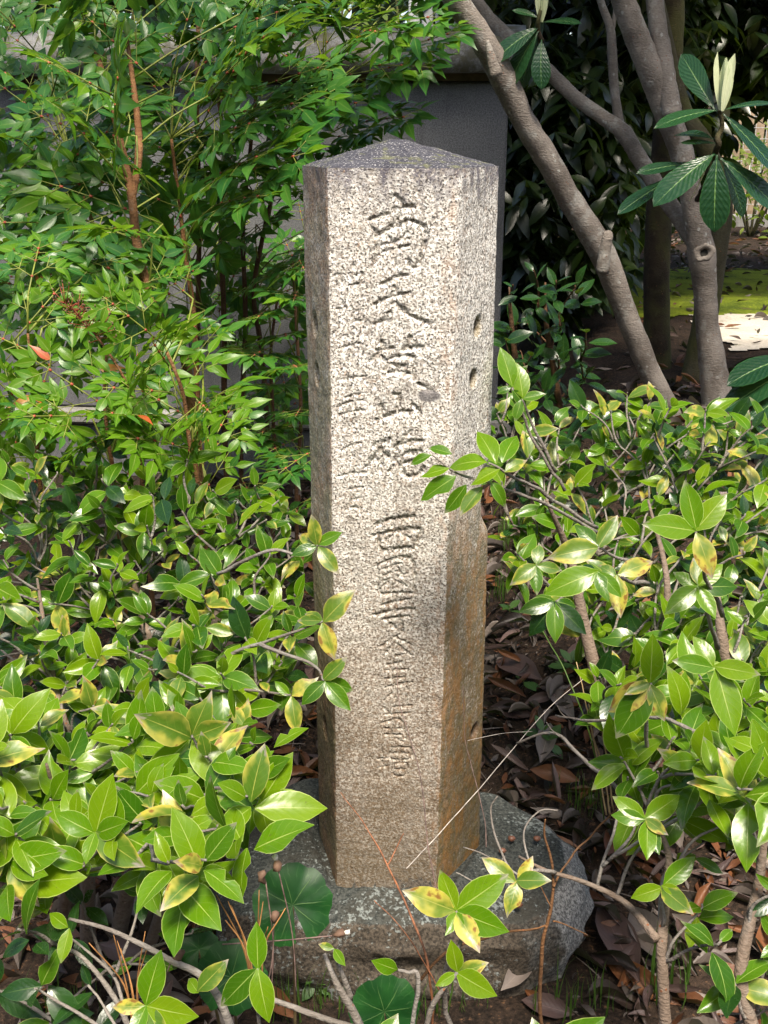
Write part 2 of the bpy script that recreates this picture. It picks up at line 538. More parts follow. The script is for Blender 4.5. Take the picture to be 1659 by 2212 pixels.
def granite_pillar():
    n = N('pillar_granite')
    c = n.coord('Object')
    p = n.sep(c)
    nrm = n.sep(n.geo().outputs['Normal'])
    z, x = p[2], p[0]
    # grain: pale feldspar, grey quartz and black mica
    g1 = n.noise(c, 190, 3, 0.6)
    g2 = n.noise(c, 300, 2, 0.6)
    vor = n.voronoi(c, 230, out=1)
    vs = n.sep(vor)[0]
    base = n.mix(n.step(g1, 0.43, 0.58), (0.34, 0.305, 0.27), (0.78, 0.745, 0.68))
    base = n.mix(n.math('MULTIPLY', n.step(vs, 0.55, 0.75), 0.55), base, (0.86, 0.84, 0.80))
    mica = n.math('MULTIPLY', n.step(g2, 0.53, 0.60), n.step(n.noise(c, 150, 2), 0.38, 0.52))
    base = n.mix(n.math('MULTIPLY', mica, 0.92), base, (0.040, 0.036, 0.034))
    fleck = n.math('MULTIPLY', n.step(n.noise(c, 130, 3), 0.58, 0.66), n.step(n.noise(c, 6, 3), 0.42, 0.60))
    base = n.mix(n.math('MULTIPLY', fleck, 0.55), base, (0.40, 0.24, 0.14))
    large = n.noise(c, 9, 4)
    mid = n.noise(c, 28, 4)
    # pinkish, rusty and brown weathering that grows towards the foot
    wear = n.math('ADD', z, n.math('MULTIPLY', n.math('SUBTRACT', large, 0.5), 0.75))
    low = n.math('SUBTRACT', 1.0, n.step(wear, 0.12, 0.95))
    spk = n.step(n.noise(c, 170, 3), 0.42, 0.60)
    base = n.mix(n.math('MULTIPLY', n.math('MULTIPLY', low, spk), 0.80), base, (0.125, 0.070, 0.042))
    base = n.mix(n.math('MULTIPLY', low, 0.48), base, (0.21, 0.150, 0.095))
    foot = n.math('SUBTRACT', 1.0, n.step(wear, -0.10, 0.42))
    base = n.mix(n.math('MULTIPLY', foot, 0.62), base, (0.092, 0.066, 0.034))
    rain = n.noise(n.mapping(c, (26, 26, 1.7)), 2.0, 5, 0.6)
    base = n.mix(n.math('MULTIPLY', n.step(rain, 0.50, 0.68), 0.34), base, (0.20, 0.175, 0.150))
    damp = n.step(n.math('ADD', n.math('MULTIPLY', large, .6), n.math('MULTIPLY', mid, .4)), 0.52, 0.64)
    base = n.mix(n.math('MULTIPLY', damp, 0.30), base, (0.24, 0.215, 0.185))
    # side faces: moss-brown on one, ochre seepage on the other
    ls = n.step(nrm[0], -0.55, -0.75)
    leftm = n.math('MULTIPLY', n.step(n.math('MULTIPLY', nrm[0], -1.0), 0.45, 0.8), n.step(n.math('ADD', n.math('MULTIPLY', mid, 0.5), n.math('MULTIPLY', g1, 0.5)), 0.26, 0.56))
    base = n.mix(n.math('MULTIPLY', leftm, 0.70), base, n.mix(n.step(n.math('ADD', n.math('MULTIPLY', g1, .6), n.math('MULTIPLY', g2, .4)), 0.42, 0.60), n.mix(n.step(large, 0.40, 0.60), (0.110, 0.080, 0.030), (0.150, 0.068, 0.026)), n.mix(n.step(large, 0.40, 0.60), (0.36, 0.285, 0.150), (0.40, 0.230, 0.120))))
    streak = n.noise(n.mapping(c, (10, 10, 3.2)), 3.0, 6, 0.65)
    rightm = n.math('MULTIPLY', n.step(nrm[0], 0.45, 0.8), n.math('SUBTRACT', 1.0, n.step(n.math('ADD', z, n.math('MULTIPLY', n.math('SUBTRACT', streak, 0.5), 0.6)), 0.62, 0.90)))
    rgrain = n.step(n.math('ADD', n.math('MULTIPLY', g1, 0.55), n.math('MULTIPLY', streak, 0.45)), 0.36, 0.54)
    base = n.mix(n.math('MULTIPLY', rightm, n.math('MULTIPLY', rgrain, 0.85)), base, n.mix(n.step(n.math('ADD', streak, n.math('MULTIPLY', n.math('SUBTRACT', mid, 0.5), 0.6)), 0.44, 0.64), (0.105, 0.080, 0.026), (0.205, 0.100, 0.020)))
    # ochre run along the corner on the sunny side
    cor = n.math('MULTIPLY', n.math('MULTIPLY', n.step(x, 0.070, 0.088), n.math('SUBTRACT', 1, n.step(x, 0.10, 0.125))), n.step(n.noise(n.mapping(c, (40, 40, 14)), 2, 5), 0.48, 0.62))
    base = n.mix(n.math('MULTIPLY', cor, 0.30), base, (0.40, 0.22, 0.12))
    # grime that creeps down from the cap, and one dark lichen blot
    topg = n.step(n.math('ADD', z, n.math('MULTIPLY', n.math('SUBTRACT', n.noise(n.mapping(c, (26, 26, 9)), 2.0, 4), 0.5), 0.22)), 1.235, 1.33)
    base = n.mix(n.math('MULTIPLY', topg, n.step(g1, 0.36, 0.52)), base, (0.115, 0.105, 0.125))
    blot = n.math('SUBTRACT', 1, n.step(n.math('ADD', n.math('ADD', n.math('POWER', n.math('MULTIPLY', n.math('SUBTRACT', x, 0.063), 1 / 0.021), 2.0), n.math('POWER', n.math('MULTIPLY', n.math('SUBTRACT', z, 0.952), 1 / 0.011), 2.0)), n.math('MULTIPLY', n.noise(c, 90, 3), 0.8)), 0.9, 1.5))
    base = n.mix(n.math('MULTIPLY', blot, 0.85), base, (0.135, 0.125, 0.130))
    # dirt and moss in the cut strokes and bolt holes, with shade painted in
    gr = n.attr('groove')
    dirt_shade = n.mix(n.step(z, 0.35, 0.9), (0.115, 0.062, 0.030), (0.145, 0.108, 0.040))
    base = n.mix(n.math('MULTIPLY', n.step(gr, 0.05, 0.85), 0.66), base, dirt_shade)
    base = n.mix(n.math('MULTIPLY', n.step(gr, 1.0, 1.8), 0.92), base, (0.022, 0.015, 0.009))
    h = n.math('ADD', n.math('MULTIPLY', g1, 0.9), n.math('ADD', n.math('MULTIPLY', g2, 0.5), n.math('MULTIPLY', mid, 0.6)))
    return n.finish(n.principled(base, 0.82, 0.3, n.bump(h, 0.75, 0.0028)))


def granite_cap():
    n = N('cap_granite')
    c = n.coord('Object')
    g1 = n.noise(c, 260, 3, 0.6)
    big = n.noise(c, 22, 4)
    col = n.mix(n.step(n.math('ADD', n.math('MULTIPLY', g1, 0.6), n.math('MULTIPLY', big, 0.4)), 0.38, 0.62), (0.022, 0.0215, 0.030), (0.056, 0.056, 0.067))
    col = n.mix(n.math('MULTIPLY', n.step(n.noise(c, 300, 2), 0.58, 0.66), 0.8), col, (0.36, 0.35, 0.34))
    col = n.mix(n.math('MULTIPLY', n.step(n.noise(c, 34, 3), 0.56, 0.68), 0.6), col, (0.125, 0.130, 0.055))
    return n.finish(n.principled(col, 0.85, 0.3, n.bump(g1, 0.7, 0.0025)))


def base_rock():
    n = N('base_stone_rock')
    c = n.coord('Object')
    geo = n.geo()
    nz = n.sep(geo.outputs['Normal'])
    p = n.sep(c)
    g1 = n.noise(c, 170, 3, 0.6)
    big = n.noise(c, 5.5, 5)
    mid = n.noise(c, 26, 4)
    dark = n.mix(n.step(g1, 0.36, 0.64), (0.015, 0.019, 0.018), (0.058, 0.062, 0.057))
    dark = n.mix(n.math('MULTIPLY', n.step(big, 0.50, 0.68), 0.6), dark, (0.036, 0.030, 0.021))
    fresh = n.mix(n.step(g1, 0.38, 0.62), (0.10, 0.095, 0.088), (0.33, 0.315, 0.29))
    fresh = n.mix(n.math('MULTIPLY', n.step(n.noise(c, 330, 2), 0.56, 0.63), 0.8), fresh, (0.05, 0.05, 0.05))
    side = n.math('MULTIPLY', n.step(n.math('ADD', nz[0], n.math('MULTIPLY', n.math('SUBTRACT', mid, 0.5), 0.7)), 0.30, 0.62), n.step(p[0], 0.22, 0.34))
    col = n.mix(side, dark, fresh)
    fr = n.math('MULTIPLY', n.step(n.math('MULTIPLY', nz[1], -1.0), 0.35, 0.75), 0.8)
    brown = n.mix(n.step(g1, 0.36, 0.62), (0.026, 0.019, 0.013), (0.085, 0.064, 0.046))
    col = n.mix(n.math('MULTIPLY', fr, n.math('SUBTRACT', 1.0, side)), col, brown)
    # crusts of pale lichen in patches
    lic = n.math('ADD', n.math('MULTIPLY', n.noise(c, 120, 4, 0.65), 0.6), n.math('MULTIPLY', n.noise(c, 7, 3), 0.4))
    edge = n.math('MULTIPLY', n.math('SUBTRACT', 1.0, n.step(p[1], -0.36, -0.02)), 0.07)
    lm = n.step(n.math('ADD', lic, edge), 0.555, 0.605)
    col = n.mix(n.math('MULTIPLY', lm, 0.62), col, n.mix(n.noise(c, 60, 2), (0.17, 0.195, 0.195), (0.29, 0.325, 0.315)))
    h = n.math('ADD', n.math('MULTIPLY', g1, 0.6), n.math('ADD', n.math('MULTIPLY', mid, 1.2), n.math('MULTIPLY', lm, 0.2)))
    return n.finish(n.principled(col, 0.8, 0.35, n.bump(h, 0.8, 0.004)))


def granite_grey(name, a, b, c3, moss=0.0, scale=190):
    a, b, c3 = [tuple(x * 0.70 for x in q) for q in (a, b, c3)]
    n = N(name)
    c = n.coord('Object')
    g1 = n.noise(c, scale, 3, 0.6)
    g2 = n.noise(c, scale * 2.1, 2)
    big = n.noise(c, 3.0, 4)
    col = n.mix(n.step(g1, 0.36, 0.62), a, b)
    col = n.mix(n.math('MULTIPLY', n.step(g2, 0.57, 0.64), 0.7), col, c3)
    col = n.mix(n.math('MULTIPLY', n.step(big, 0.4, 0.7), 0.25), col, tuple(x * 0.6 for x in a))
    if moss:
        m1 = n.noise(n.mapping(c, (1, 1, 1.5)), 12, 5)
        m2 = n.noise(c, 45, 4)
        mm = n.step(n.math('ADD', n.math('MULTIPLY', m1, 0.6), n.math('MULTIPLY', m2, 0.4)), 0.43, 0.58)
        col = n.mix(n.math('MULTIPLY', mm, moss), col, n.mix(m2, (0.055, 0.048, 0.026), (0.110, 0.105, 0.060)))
    drip = n.noise(n.mapping(c, (9, 9, .8)), 1.6, 5, .6)
    col = n.mix(n.math('MULTIPLY', n.step(drip, .50, .66), .38), col, tuple(x * .45 for x in a))
    col = n.mix(n.math('MULTIPLY', n.step(n.noise(c, 7, 5, .65), .56, .68), .22), col, tuple(x * 1.2 for x in b))
    return n.finish(n.principled(col, 0.7, 0.35, n.bump(g1, 0.4, 0.002)))


M['pillar'] = granite_pillar()
M['cap'] = granite_cap()
M['rock'] = base_rock()
M['wall'] = granite_grey('wall_granite', (0.125, 0.127, 0.134), (0.235, 0.238, 0.245), (0.060, 0.062, 0.066))
M['coping'] = granite_grey('coping_granite', (0.20, 0.20, 0.20), (0.36, 0.36, 0.36), (0.10, 0.10, 0.10), moss=0.9)
M['ledge'] = granite_grey('ledge_granite', (0.26, 0.25, 0.24), (0.42, 0.41, 0.39), (0.12, 0.12, 0.12), moss=0.25)
M['fillet'] = plain('mossy_fillet', (0.085, 0.066, 0.035), 0.9)
M['hole'] = plain('hollow_wood', (0.03, 0.028, 0.024), 0.95)


def soil():
    n = N('ground_soil')
    c = n.coord('Object')
    a = n.noise(c, 14, 5)
    b = n.noise(c, 90, 4, 0.65)
    col = n.mix(n.step(n.math('ADD', n.math('MULTIPLY', a, 0.4), n.math('MULTIPLY', b, 0.6)), 0.36, 0.64), (0.010, 0.007, 0.005), (0.045, 0.029, 0.020))
    col = n.mix(n.step(b, 0.60, 0.70), col, (0.14, 0.075, 0.04))
    return n.finish(n.principled(col, 0.95, 0.2, n.bump(b, 1.0, 0.012)))


def moss():
    n = N('moss_lawn')
    c = n.coord('Object')
    a = n.noise(c, 3.5, 5)
    b = n.noise(c, 60, 4, 0.65)
    col = n.mix(n.step(n.math('ADD', n.math('MULTIPLY', a, 0.6), n.math('MULTIPLY', b, 0.4)), 0.36, 0.62), (0.050, 0.075, 0.008), (0.190, 0.235, 0.018))
    col = n.mix(n.math('MULTIPLY', n.step(n.noise(c, 5, 3), 0.60, 0.72), 0.6), col, (0.10, 0.07, 0.04))
    return n.finish(n.principled(col, 0.95, 0.15, n.bump(b, 0.8, 0.01)))


def sand():
    n = N('path_sand')
    c = n.coord('Object')
    a = n.noise(c, 5, 4)
    b = n.noise(c, 110, 4, 0.65)
    col = n.mix(n.step(n.math('ADD', n.math('MULTIPLY', a, 0.4), n.math('MULTIPLY', b, 0.6)), 0.36, 0.64), (0.46, 0.41, 0.34), (0.66, 0.60, 0.51))
    col = n.mix(n.math('MULTIPLY', n.step(n.noise(c, 9, 4), 0.60, 0.68), 0.8), col, (0.12, 0.12, 0.03))
    return n.finish(n.principled(col, 0.95, 0.15, n.bump(b, 0.6, 0.006)))


M['soil'], M['moss'], M['sand'] = soil(), moss(), sand()

# ------------------------------------------------------------------ ground sheets
def sheet(name, xs, ys, mat, dz=0.0, mask=None):
    nx, ny = len(xs), len(ys)
    v = np.array([(x, y, gz(x, y) + dz) for y in ys for x in xs])
    q = [(j * nx + i, j * nx + i + 1, (j + 1) * nx + i + 1, (j + 1) * nx + i) for j in range(ny - 1) for i in range(nx - 1)]
    if mask:
        q = [f for f in q if mask(*(v[list(f)].mean(axis=0)[:2]))]
    return link_mesh(name, np_mesh(name, v, q, [mat]))


xs = np.concatenate([np.linspace(-60, -3, 14), np.linspace(-2.8, 3.6, 130), np.linspace(3.9, 60, 16)])
ys = np.concatenate([np.linspace(-12, -1.8, 8), np.linspace(-1.7, 5.0, 130), np.linspace(5.3, 90, 24)])
ground = tag(sheet('ground', xs, ys, M['soil']), kind='structure')


def wob(x, k=1.7):
    return mnoise.noise((x * k, 0.3, 7.7))


lawn_y0, lawn_y1 = 4.38, 6.8
fx = np.linspace(0.85, 5.0, 210)
fy = np.linspace(3.2, 7.6, 230)
def fray(x, y):
    return 0.09 * mnoise.noise((x * 9, y * 9, 2)) + 0.10 * mnoise.noise((x * 3, y * 3, 5))
tag(sheet('moss_lawn', fx, fy, M['moss'], 0.006, lambda x, y: lawn_y0 + 0.12 * wob(x) + fray(x, y) < y < lawn_y1 + 0.3 * wob(x, 0.9) + 2 * fray(x, y)), kind='structure')
tag(sheet('path', fx, fy, M['sand'], 0.010, lambda x, y: x > 1.28 + fray(y, x) and 3.42 + 0.10 * wob(x + 4) + fray(x, y) < y < lawn_y0 + 0.07 + 0.14 * wob(x) + fray(x + 3, y)), kind='structure')

# ------------------------------------------------------------------ granite wall behind the shrubs
WY = 2.6
wall = empty('granite_wall', (-1.5, WY, gz(-1.5, WY)), 'grey granite wall with mossy rounded coping behind the nandina bushes', 'wall')
z_cop0 = at(980, 158, WY).z
z_top = at(980, 62, WY).z + 0.02
z_fil = at(980, 150, WY).z
x_end = at(1097, 300, WY).x
x_cop = at(1136, 110, WY).x
z_l1 = at(640, 892, WY).z
z_l0 = at(640, 925, WY).z
edges = [x_end, x_end - 1.30, x_end - 2.62, x_end - 3.95, x_end - 5.3]
for i in range(4):
    mb = MB()
    mb.box(edges[i + 1] + 0.003, edges[i] - 0.003, WY, WY + 0.3, z_l1 + 0.004, z_cop0 - 0.03, 0.008)
    mb.build('panel', M['wall'], wall, False)
    mb = MB()
    mb.box(edges[i + 1] + 0.003 - 0.4 * (i == 3), edges[i] + (0.06 if i == 0 else -0.003), WY - 0.035, WY + 0.34, z_l0, z_l1, 0.012)
    mb.build('ledge', M['ledge'], wall, False)
    mb = MB()
    mb.box(edges[i + 1] + 0.003, edges[i] - 0.003, WY + 0.004, WY + 0.30, -0.35, z_l0 - 0.004, 0.008)
    mb.build('footing_slab', M['wall'], wall, False)
mb = MB()
mb.box(edges[-1], x_cop - 0.05, WY - 0.02, WY + 0.32, z_cop0 - 0.028, z_cop0 - 0.002)
mb.build('fillet', M['fillet'], wall, False)
cop_edges = [x_cop, x_cop - 1.75, x_cop - 3.5, x_cop - 5.4]
for i in range(3):                      # rounded coping stones
    x0, x1 = cop_edges[i + 1] + 0.003, cop_edges[i] - 0.003
    prof = []
    hh = z_top - z_cop0
    for k in range(12):
        a = k / 11 * math.pi
        prof.append((WY + 0.15 - math.cos(a) * 0.235, z_cop0 + hh * (0.42 + 0.58 * math.sin(a) ** 0.7)))
    prof = [(WY - 0.085, z_cop0)] + prof + [(WY + 0.385, z_cop0)]
    ns = 40
    v = []
    for s in range(ns + 1):
        x = x0 + (x1 - x0) * s / ns
        for (y, z) in prof:
            k = 0.012 * mnoise.noise((x * 6, y * 9, z * 9))
            v.append((x, y + k, z + k * 0.6))
    m_ = len(prof)
    f = [(s * m_ + k, s * m_ + (k + 1) % m_, (s + 1) * m_ + (k + 1) % m_, (s + 1) * m_ + k) for s in range(ns) for k in range(m_)]
    f += [tuple(range(m_)), tuple(reversed(range(ns * m_, ns * m_ + m_)))]
    mb = MB()
    mb.add(v, f)
    mb.build('coping_stone', M['coping'], wall)

# ------------------------------------------------------------------ stone pillar with carved writing
HA, HB, HD, HH, HC = 0.100, 0.1665, 0.159, 1.30, 0.0433


def Z7(*p): return [((1250 + a / 2.765), (500 + b / 2.765)) for a, b in p]
def Z6(*p): return [((1250 + a / 2.764), (1250 + b / 2.764)) for a, b in p]
def Z2(*p): return [((1200 + a / 2.074), (1450 + b / 2.074)) for a, b in p]
def Z3(*p): return [((1200 + a / 2.074), (2400 + b / 2.074)) for a, b in p]


BIG, MED, SML = 0.0058, 0.0044, 0.0034
STROKES = []
def S_(w, *pls):
    for pl in pls:
        STROKES.append((w, pl))
# large upper characters
S_(BIG, Z7((520, 990), (700, 930), (850, 865), (980, 850)), Z7((770, 730), (845, 800), (850, 900), (800, 1010), (720, 1110)),
   Z7((545, 1090), (590, 1160), (592, 1350), (565, 1440)), Z7((590, 1170), (680, 1120), (890, 1018), (1030, 1035), (1090, 1090), (1092, 1300), (1050, 1460), (985, 1515), (930, 1430)))
S_(MED, Z7((670, 1110), (715, 1190), (750, 1240)), Z7((920, 1130), (860, 1200), (780, 1250)), Z7((640, 1270), (760, 1240), (930, 1195)), Z7((660, 1345), (770, 1315), (930, 1272)), Z7((800, 1250), (805, 1480)))
S_(BIG, Z7((640, 1695), (790, 1630), (915, 1595)), Z7((575, 1915), (720, 1840), (945, 1778)), Z7((800, 1660), (785, 1800), (745, 1960), (685, 2080), (575, 2125)), Z7((800, 1880), (900, 1990), (1050, 2080), (1215, 2112)))
S_(BIG, Z6((650, 230), (640, 330), (530, 440)), Z6((600, 335), (700, 320), (775, 305)), Z6((960, 190), (930, 270), (880, 340)), Z6((900, 330), (1000, 300), (1100, 295)),
   Z6((640, 390), (695, 450), (700, 520), (670, 590)), Z6((700, 440), (850, 400), (965, 395), (1005, 450), (1000, 630)), Z6((760, 470), (840, 520), (900, 500)), Z6((690, 590), (800, 560), (945, 585)), Z6((1050, 690), (1120, 730), (1190, 765)))
S_(BIG, Z6((780, 800), (840, 830), (825, 1000)), Z6((650, 910), (665, 1045)), Z6((600, 1080), (720, 1045), (850, 998), (990, 990)), Z6((985, 905), (1045, 980), (1040, 1060)))
S_(BIG, Z6((570, 1370), (660, 1330), (745, 1290)), Z6((660, 1350), (580, 1490), (490, 1590)), Z6((655, 1390), (652, 1650)), Z6((680, 1440), (740, 1490)), Z6((970, 1210), (900, 1275), (810, 1370)),
   Z6((820, 1370), (960, 1322), (1090, 1312)), Z6((820, 1380), (818, 1520), (740, 1640)), Z6((870, 1475), (1000, 1420), (1090, 1440), (1080, 1500)), Z6((880, 1555), (970, 1530), (1085, 1510)), Z6((878, 1480), (885, 1640), (950, 1690), (1060, 1665), (1120, 1600)))
# smaller date column
S_(SML, Z7((150, 1590), (240, 1580)), Z7((225, 1500), (215, 1680)), Z7((290, 1580), (330, 1665)), Z7((360, 1595), (445, 1575), (425, 1680)), Z7((300, 1700), (395, 1690)), Z7((340, 1480), (345, 1530)),
   Z7((170, 1960), (265, 1935)), Z7((230, 1880), (215, 2060)), Z7((330, 1930), (350, 2070)), Z7((340, 2000), (440, 1960)), Z7((345, 2095), (440, 2080)))
S_(SML, Z6((220, 300), (340, 272), (425, 255)), Z6((345, 275), (325, 460)), Z6((190, 650), (330, 622), (475, 612)), Z6((265, 840), (420, 800)), Z6((185, 945), (320, 890), (455, 868)), Z6((205, 1025), (390, 985), (495, 975)),
   Z6((365, 850), (362, 1200)), Z6((225, 925), (235, 1020)), Z6((230, 1405), (360, 1345), (435, 1335)), Z6((345, 1345), (340, 1530)), Z6((190, 1690), (350, 1658), (495, 1648)),
   Z6((300, 1835), (450, 1805)), Z6((310, 1840), (315, 1960), (280, 2060)), Z6((430, 1810), (432, 2090)), Z6((330, 1945), (425, 1935)), Z6((325, 2030), (425, 2020)))
# west, country, temple and the fainter characters below
S_(BIG, Z2((560, 1245), (700, 1200), (865, 1182)), Z2((545, 1335), (700, 1300), (880, 1280), (912, 1310), (885, 1400), (855, 1445)), Z2((575, 1320), (600, 1448), (740, 1442), (870, 1430)))
S_(MED, Z2((690, 1210), (688, 1310), (635, 1375)), Z2((780, 1200), (782, 1320), (835, 1352)))
S_(MED, Z2((585, 1565), (700, 1520), (820, 1515), (862, 1560), (872, 1690), (868, 1795)), Z2((568, 1560), (573, 1690), (588, 1802), (700, 1800), (865, 1797)))
S_(SML, Z2((610, 1605), (765, 1558)), Z2((620, 1655), (760, 1612)), Z2((625, 1700), (815, 1640)), Z2((710, 1560), (690, 1775)), Z2((680, 1690), (615, 1748)), Z2((710, 1690), (805, 1745)), Z2((720, 1570), (790, 1680)))
S_(MED, Z2((610, 1895), (830, 1850)), Z2((720, 1825), (720, 1960)), Z2((535, 1980), (700, 1942), (870, 1928)), Z2((615, 2015), (830, 1985)), Z3((755, 15), (770, 150), (715, 190)), Z3((680, 75), (725, 115)))
S_(SML, Z3((690, 205), (600, 265)), Z3((720, 225), (625, 335)), Z3((720, 235), (850, 335)), Z3((740, 200), (850, 250)), Z3((680, 350), (800, 325)), Z3((700, 290), (700, 400)))
S_(SML, Z3((650, 415), (770, 390)), Z3((630, 455), (830, 450)), Z3((640, 525), (800, 510)), Z3((690, 400), (690, 520)), Z3((720, 510), (720, 690)), Z3((640, 595), (785, 570)), Z3((820, 550), (812, 725)), Z3((750, 565), (865, 550)), Z3((700, 640), (635, 695)))
S_(SML, Z3((710, 755), (860, 740)), Z3((630, 760), (690, 810)), Z3((640, 815), (840, 800)), Z3((610, 885), (740, 850), (795, 900), (805, 1010)), Z3((640, 925), (780, 930)), Z3((640, 975), (785, 980)), Z3((700, 860), (690, 1005)), Z3((715, 1000), (795, 1035)))
S_(SML, Z3((620, 1095), (620, 1240)), Z3((585, 1175), (665, 1168)), Z3((585, 1245), (660, 1230)), Z3((695, 1080), (855, 1090), (845, 1175), (695, 1172), (697, 1085)), Z3((700, 1130), (840, 1130)), Z3((770, 1080), (772, 1170)),
   Z3((715, 1210), (820, 1210), (815, 1305), (718, 1302), (717, 1215)), Z3((720, 1257), (815, 1255)))


def front_xz(sx, sy):
    p = at(sx * 1659 / 3000, sy * 1659 / 3000, 0.0)
    return p.x, p.z


def build_pillar():
    # perimeter samples: (x, y, normal) around a hexagon with eased corners; front face finely sampled
    cor = [(-HA, 0), (HA, 0), (HB, HD), (HA, 2 * HD), (-HA, 2 * HD), (-HB, HD)]
    segn = [150, 46, 8, 6, 8, 46]
    per = []
    for i in range(6):
        a, b = Vector(cor[i]), Vector(cor[(i + 1) % 6])
        for k in range(segn[i]):
            per.append(a.lerp(b, k / segn[i]))
    per = np.array([(p.x, p.y) for p in per])
    cen = np.array([0, HD])
    # soften the corners
    P = per.copy()
    for _ in range(3):
        P = (np.roll(P, 1, 0) + 2 * P + np.roll(P, -1, 0)) / 4
    T = np.roll(P, -1, 0) - np.roll(P, 1, 0)
    T /= np.linalg.norm(T, axis=1)[:, None]
    Nn = np.c_[T[:, 1], -T[:, 0]]
    nz = 940
    zs = np.linspace(-0.03, HH, nz)
    npn = len(P)
    V = np.zeros((nz, npn, 3))
    V[:, :, 0] = P[None, :, 0]
    V[:, :, 1] = P[None, :, 1]
    V[:, :, 2] = zs[:, None]
    dep = np.zeros((nz, npn))
    dirt_shade = np.zeros((nz, npn))
    X = P[:151, 0]
    # the shaft is not quite true: its corners wander a few millimetres between foot and top
    tc = np.array([.0026, .0050, -.0020, -.0020, .0012, .0012]); bc = np.array([-.0034, -.0068, .0078, .006, .002, .0026])
    cpos = np.cumsum([0] + segn)
    dt = np.interp(np.arange(npn), cpos, np.r_[tc, tc[0]]); db = np.interp(np.arange(npn), cpos, np.r_[bc, bc[0]])
    V[:, :, 0] += db[None, :] + (dt - db)[None, :] * (zs[:, None] / HH)
    rgs = np.random.RandomState(3)
    wnoise = rgs.rand(nz, 151)
    for _ in range(3):
        wnoise = (np.roll(wnoise, 1, 0) + np.roll(wnoise, -1, 0) + np.roll(wnoise, 1, 1) + np.roll(wnoise, -1, 1)) / 4
    wnoise = (wnoise - wnoise.mean()) / wnoise.std()
    D = np.full((nz, 151), 0.0)
    for w, pl in STROKES:
        pts = [front_xz(*p) for p in pl]
        sp = [(q.x, q.y) for q in spline([Vector((a, b, 0)) for a, b in pts], 5)] if len(pts) > 2 else pts
        nseg = len(sp) - 1
        for i in range(nseg):
            (ax, az), (bx, bz) = sp[i], sp[i + 1]
            j0 = max(0, np.searchsorted(zs, min(az, bz) - w * 1.6)); j1 = min(nz, np.searchsorted(zs, max(az, bz) + w * 1.6))
            ii = np.nonzero((X > min(ax, bx) - w * 1.6) & (X < max(ax, bx) + w * 1.6))[0]
            if len(ii) == 0 or j1 <= j0:
                continue
            gx, gzz = X[ii][None, :], zs[j0:j1][:, None]
            dx, dz_ = bx - ax, bz - az
            t = np.clip(((gx - ax) * dx + (gzz - az) * dz_) / (dx * dx + dz_ * dz_ + 1e-12), 0, 1)
            dist = np.hypot(gx - ax - t * dx, gzz - az - t * dz_)
            s = (i + t) / nseg
            ww = w * (0.80 + 0.40 * np.sin(s * 3.1)) * (1 + 0.20 * wnoise[j0:j1][:, ii])
            d = np.clip(1 - dist / ww, 0, 1)
            dd = w * 0.64 * d ** 0.9 * np.clip(1 + 0.28 * wnoise[j0:j1][:, ii], .25, 1.3)
            sub = D[j0:j1][:, ii]
            D[j0:j1, ii[0]:ii[-1] + 1] = np.maximum(sub, dd)
    dep[:, :151] += D
    # painted shade on each stroke's upper lip, mixed with its dirt tint
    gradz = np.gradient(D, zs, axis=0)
    dirt_shade[:, :151] = np.clip(-gradz * 0.55, 0, 1) * (D > 0.0006) + np.clip(D / 0.005, 0, 1) * 0.30
    # bolt holes in the side faces
    def hole(px, py, side, r=0.011, depth=0.017):
        # intersect the ray with the side face plane
        a, b = (Vector((HA, 0, 0)), Vector((HB, HD, 0))) if side > 0 else (Vector((-HA, 0, 0)), Vector((-HB, HD, 0)))
        e = (b - a).normalized()
        nrm = Vector((e.y, -e.x, 0))
        d = ray(px, py)
        c = CAM + d * ((a - CAM).dot(nrm) / d.dot(nrm))
        sl = slice(151, 151 + 45) if side > 0 else slice(npn - 45, npn)
        pp = P[sl]
        along = (pp[:, 0] - c.x) * e.x + (pp[:, 1] - c.y) * e.y
        dist = np.hypot(along[None, :], (zs[:, None] - c.z) * 0.85)
        k = np.clip(1.15 - dist / r, 0, 1)
        dep[:, sl] += depth * (k * k * (3 - 2 * k))
        dirt_shade[:, sl] = np.maximum(dirt_shade[:, sl], np.clip(k * 3.2, 0, 2.2))
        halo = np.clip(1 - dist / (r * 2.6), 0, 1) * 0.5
        dirt_shade[:, sl] = np.maximum(dirt_shade[:, sl], halo)
    for q in ((1031, 705, 1, .0155, .022), (1022, 818, 1, .0145, .020), (1022, 1580, 1, .016, .018), (678, 700, -1, .019, .022), (683, 808, -1, .018, .024), (702, 1572, -1, .020, .020)):
        hole(*q)
    # hand-dressed unevenness and nibbled corners
    N2 = np.zeros((nz, npn))
    for j in range(0, nz, 2):
        zz = zs[j]
        for i in range(0, npn, 2):
            N2[j, i] = mnoise.noise((P[i, 0] * 55, P[i, 1] * 55, zz * 55)) * 0.0010 + mnoise.noise((P[i, 0] * 9, P[i, 1] * 9, zz * 9)) * 0.0018
    N2[:, 1::2] = (N2[:, 0::2] + np.roll(N2[:, 0::2], -1, 1)) / 2
    N2[1::2] = (N2[0::2] + np.vstack([N2[2::2], N2[-2:-1]])[:len(N2[1::2])]) / 2
    ci = np.cumsum([0] + segn)[:6]
    for c in ci:
        for o in range(-4, 5):
            k = (c + o) % npn
            wgt = math.exp(-o * o / 5)
            chip = np.array([max(0, mnoise.noise((c * 0.77, zz * 13, 5.0)) - 0.18) * 0.006 + 0.0008 for zz in zs])
            dep[:, k] += chip * wgt
    # a broken hollow on the far corner at two thirds height
    k0 = ci[2]
    for o in range(-14, 9):
        k = (k0 + o) % npn
        dep[:, k] += 0.020 * math.exp(-(o / 7.0) ** 2) * np.exp(-((zs - 0.735) / 0.055) ** 4)
    off = dep + N2
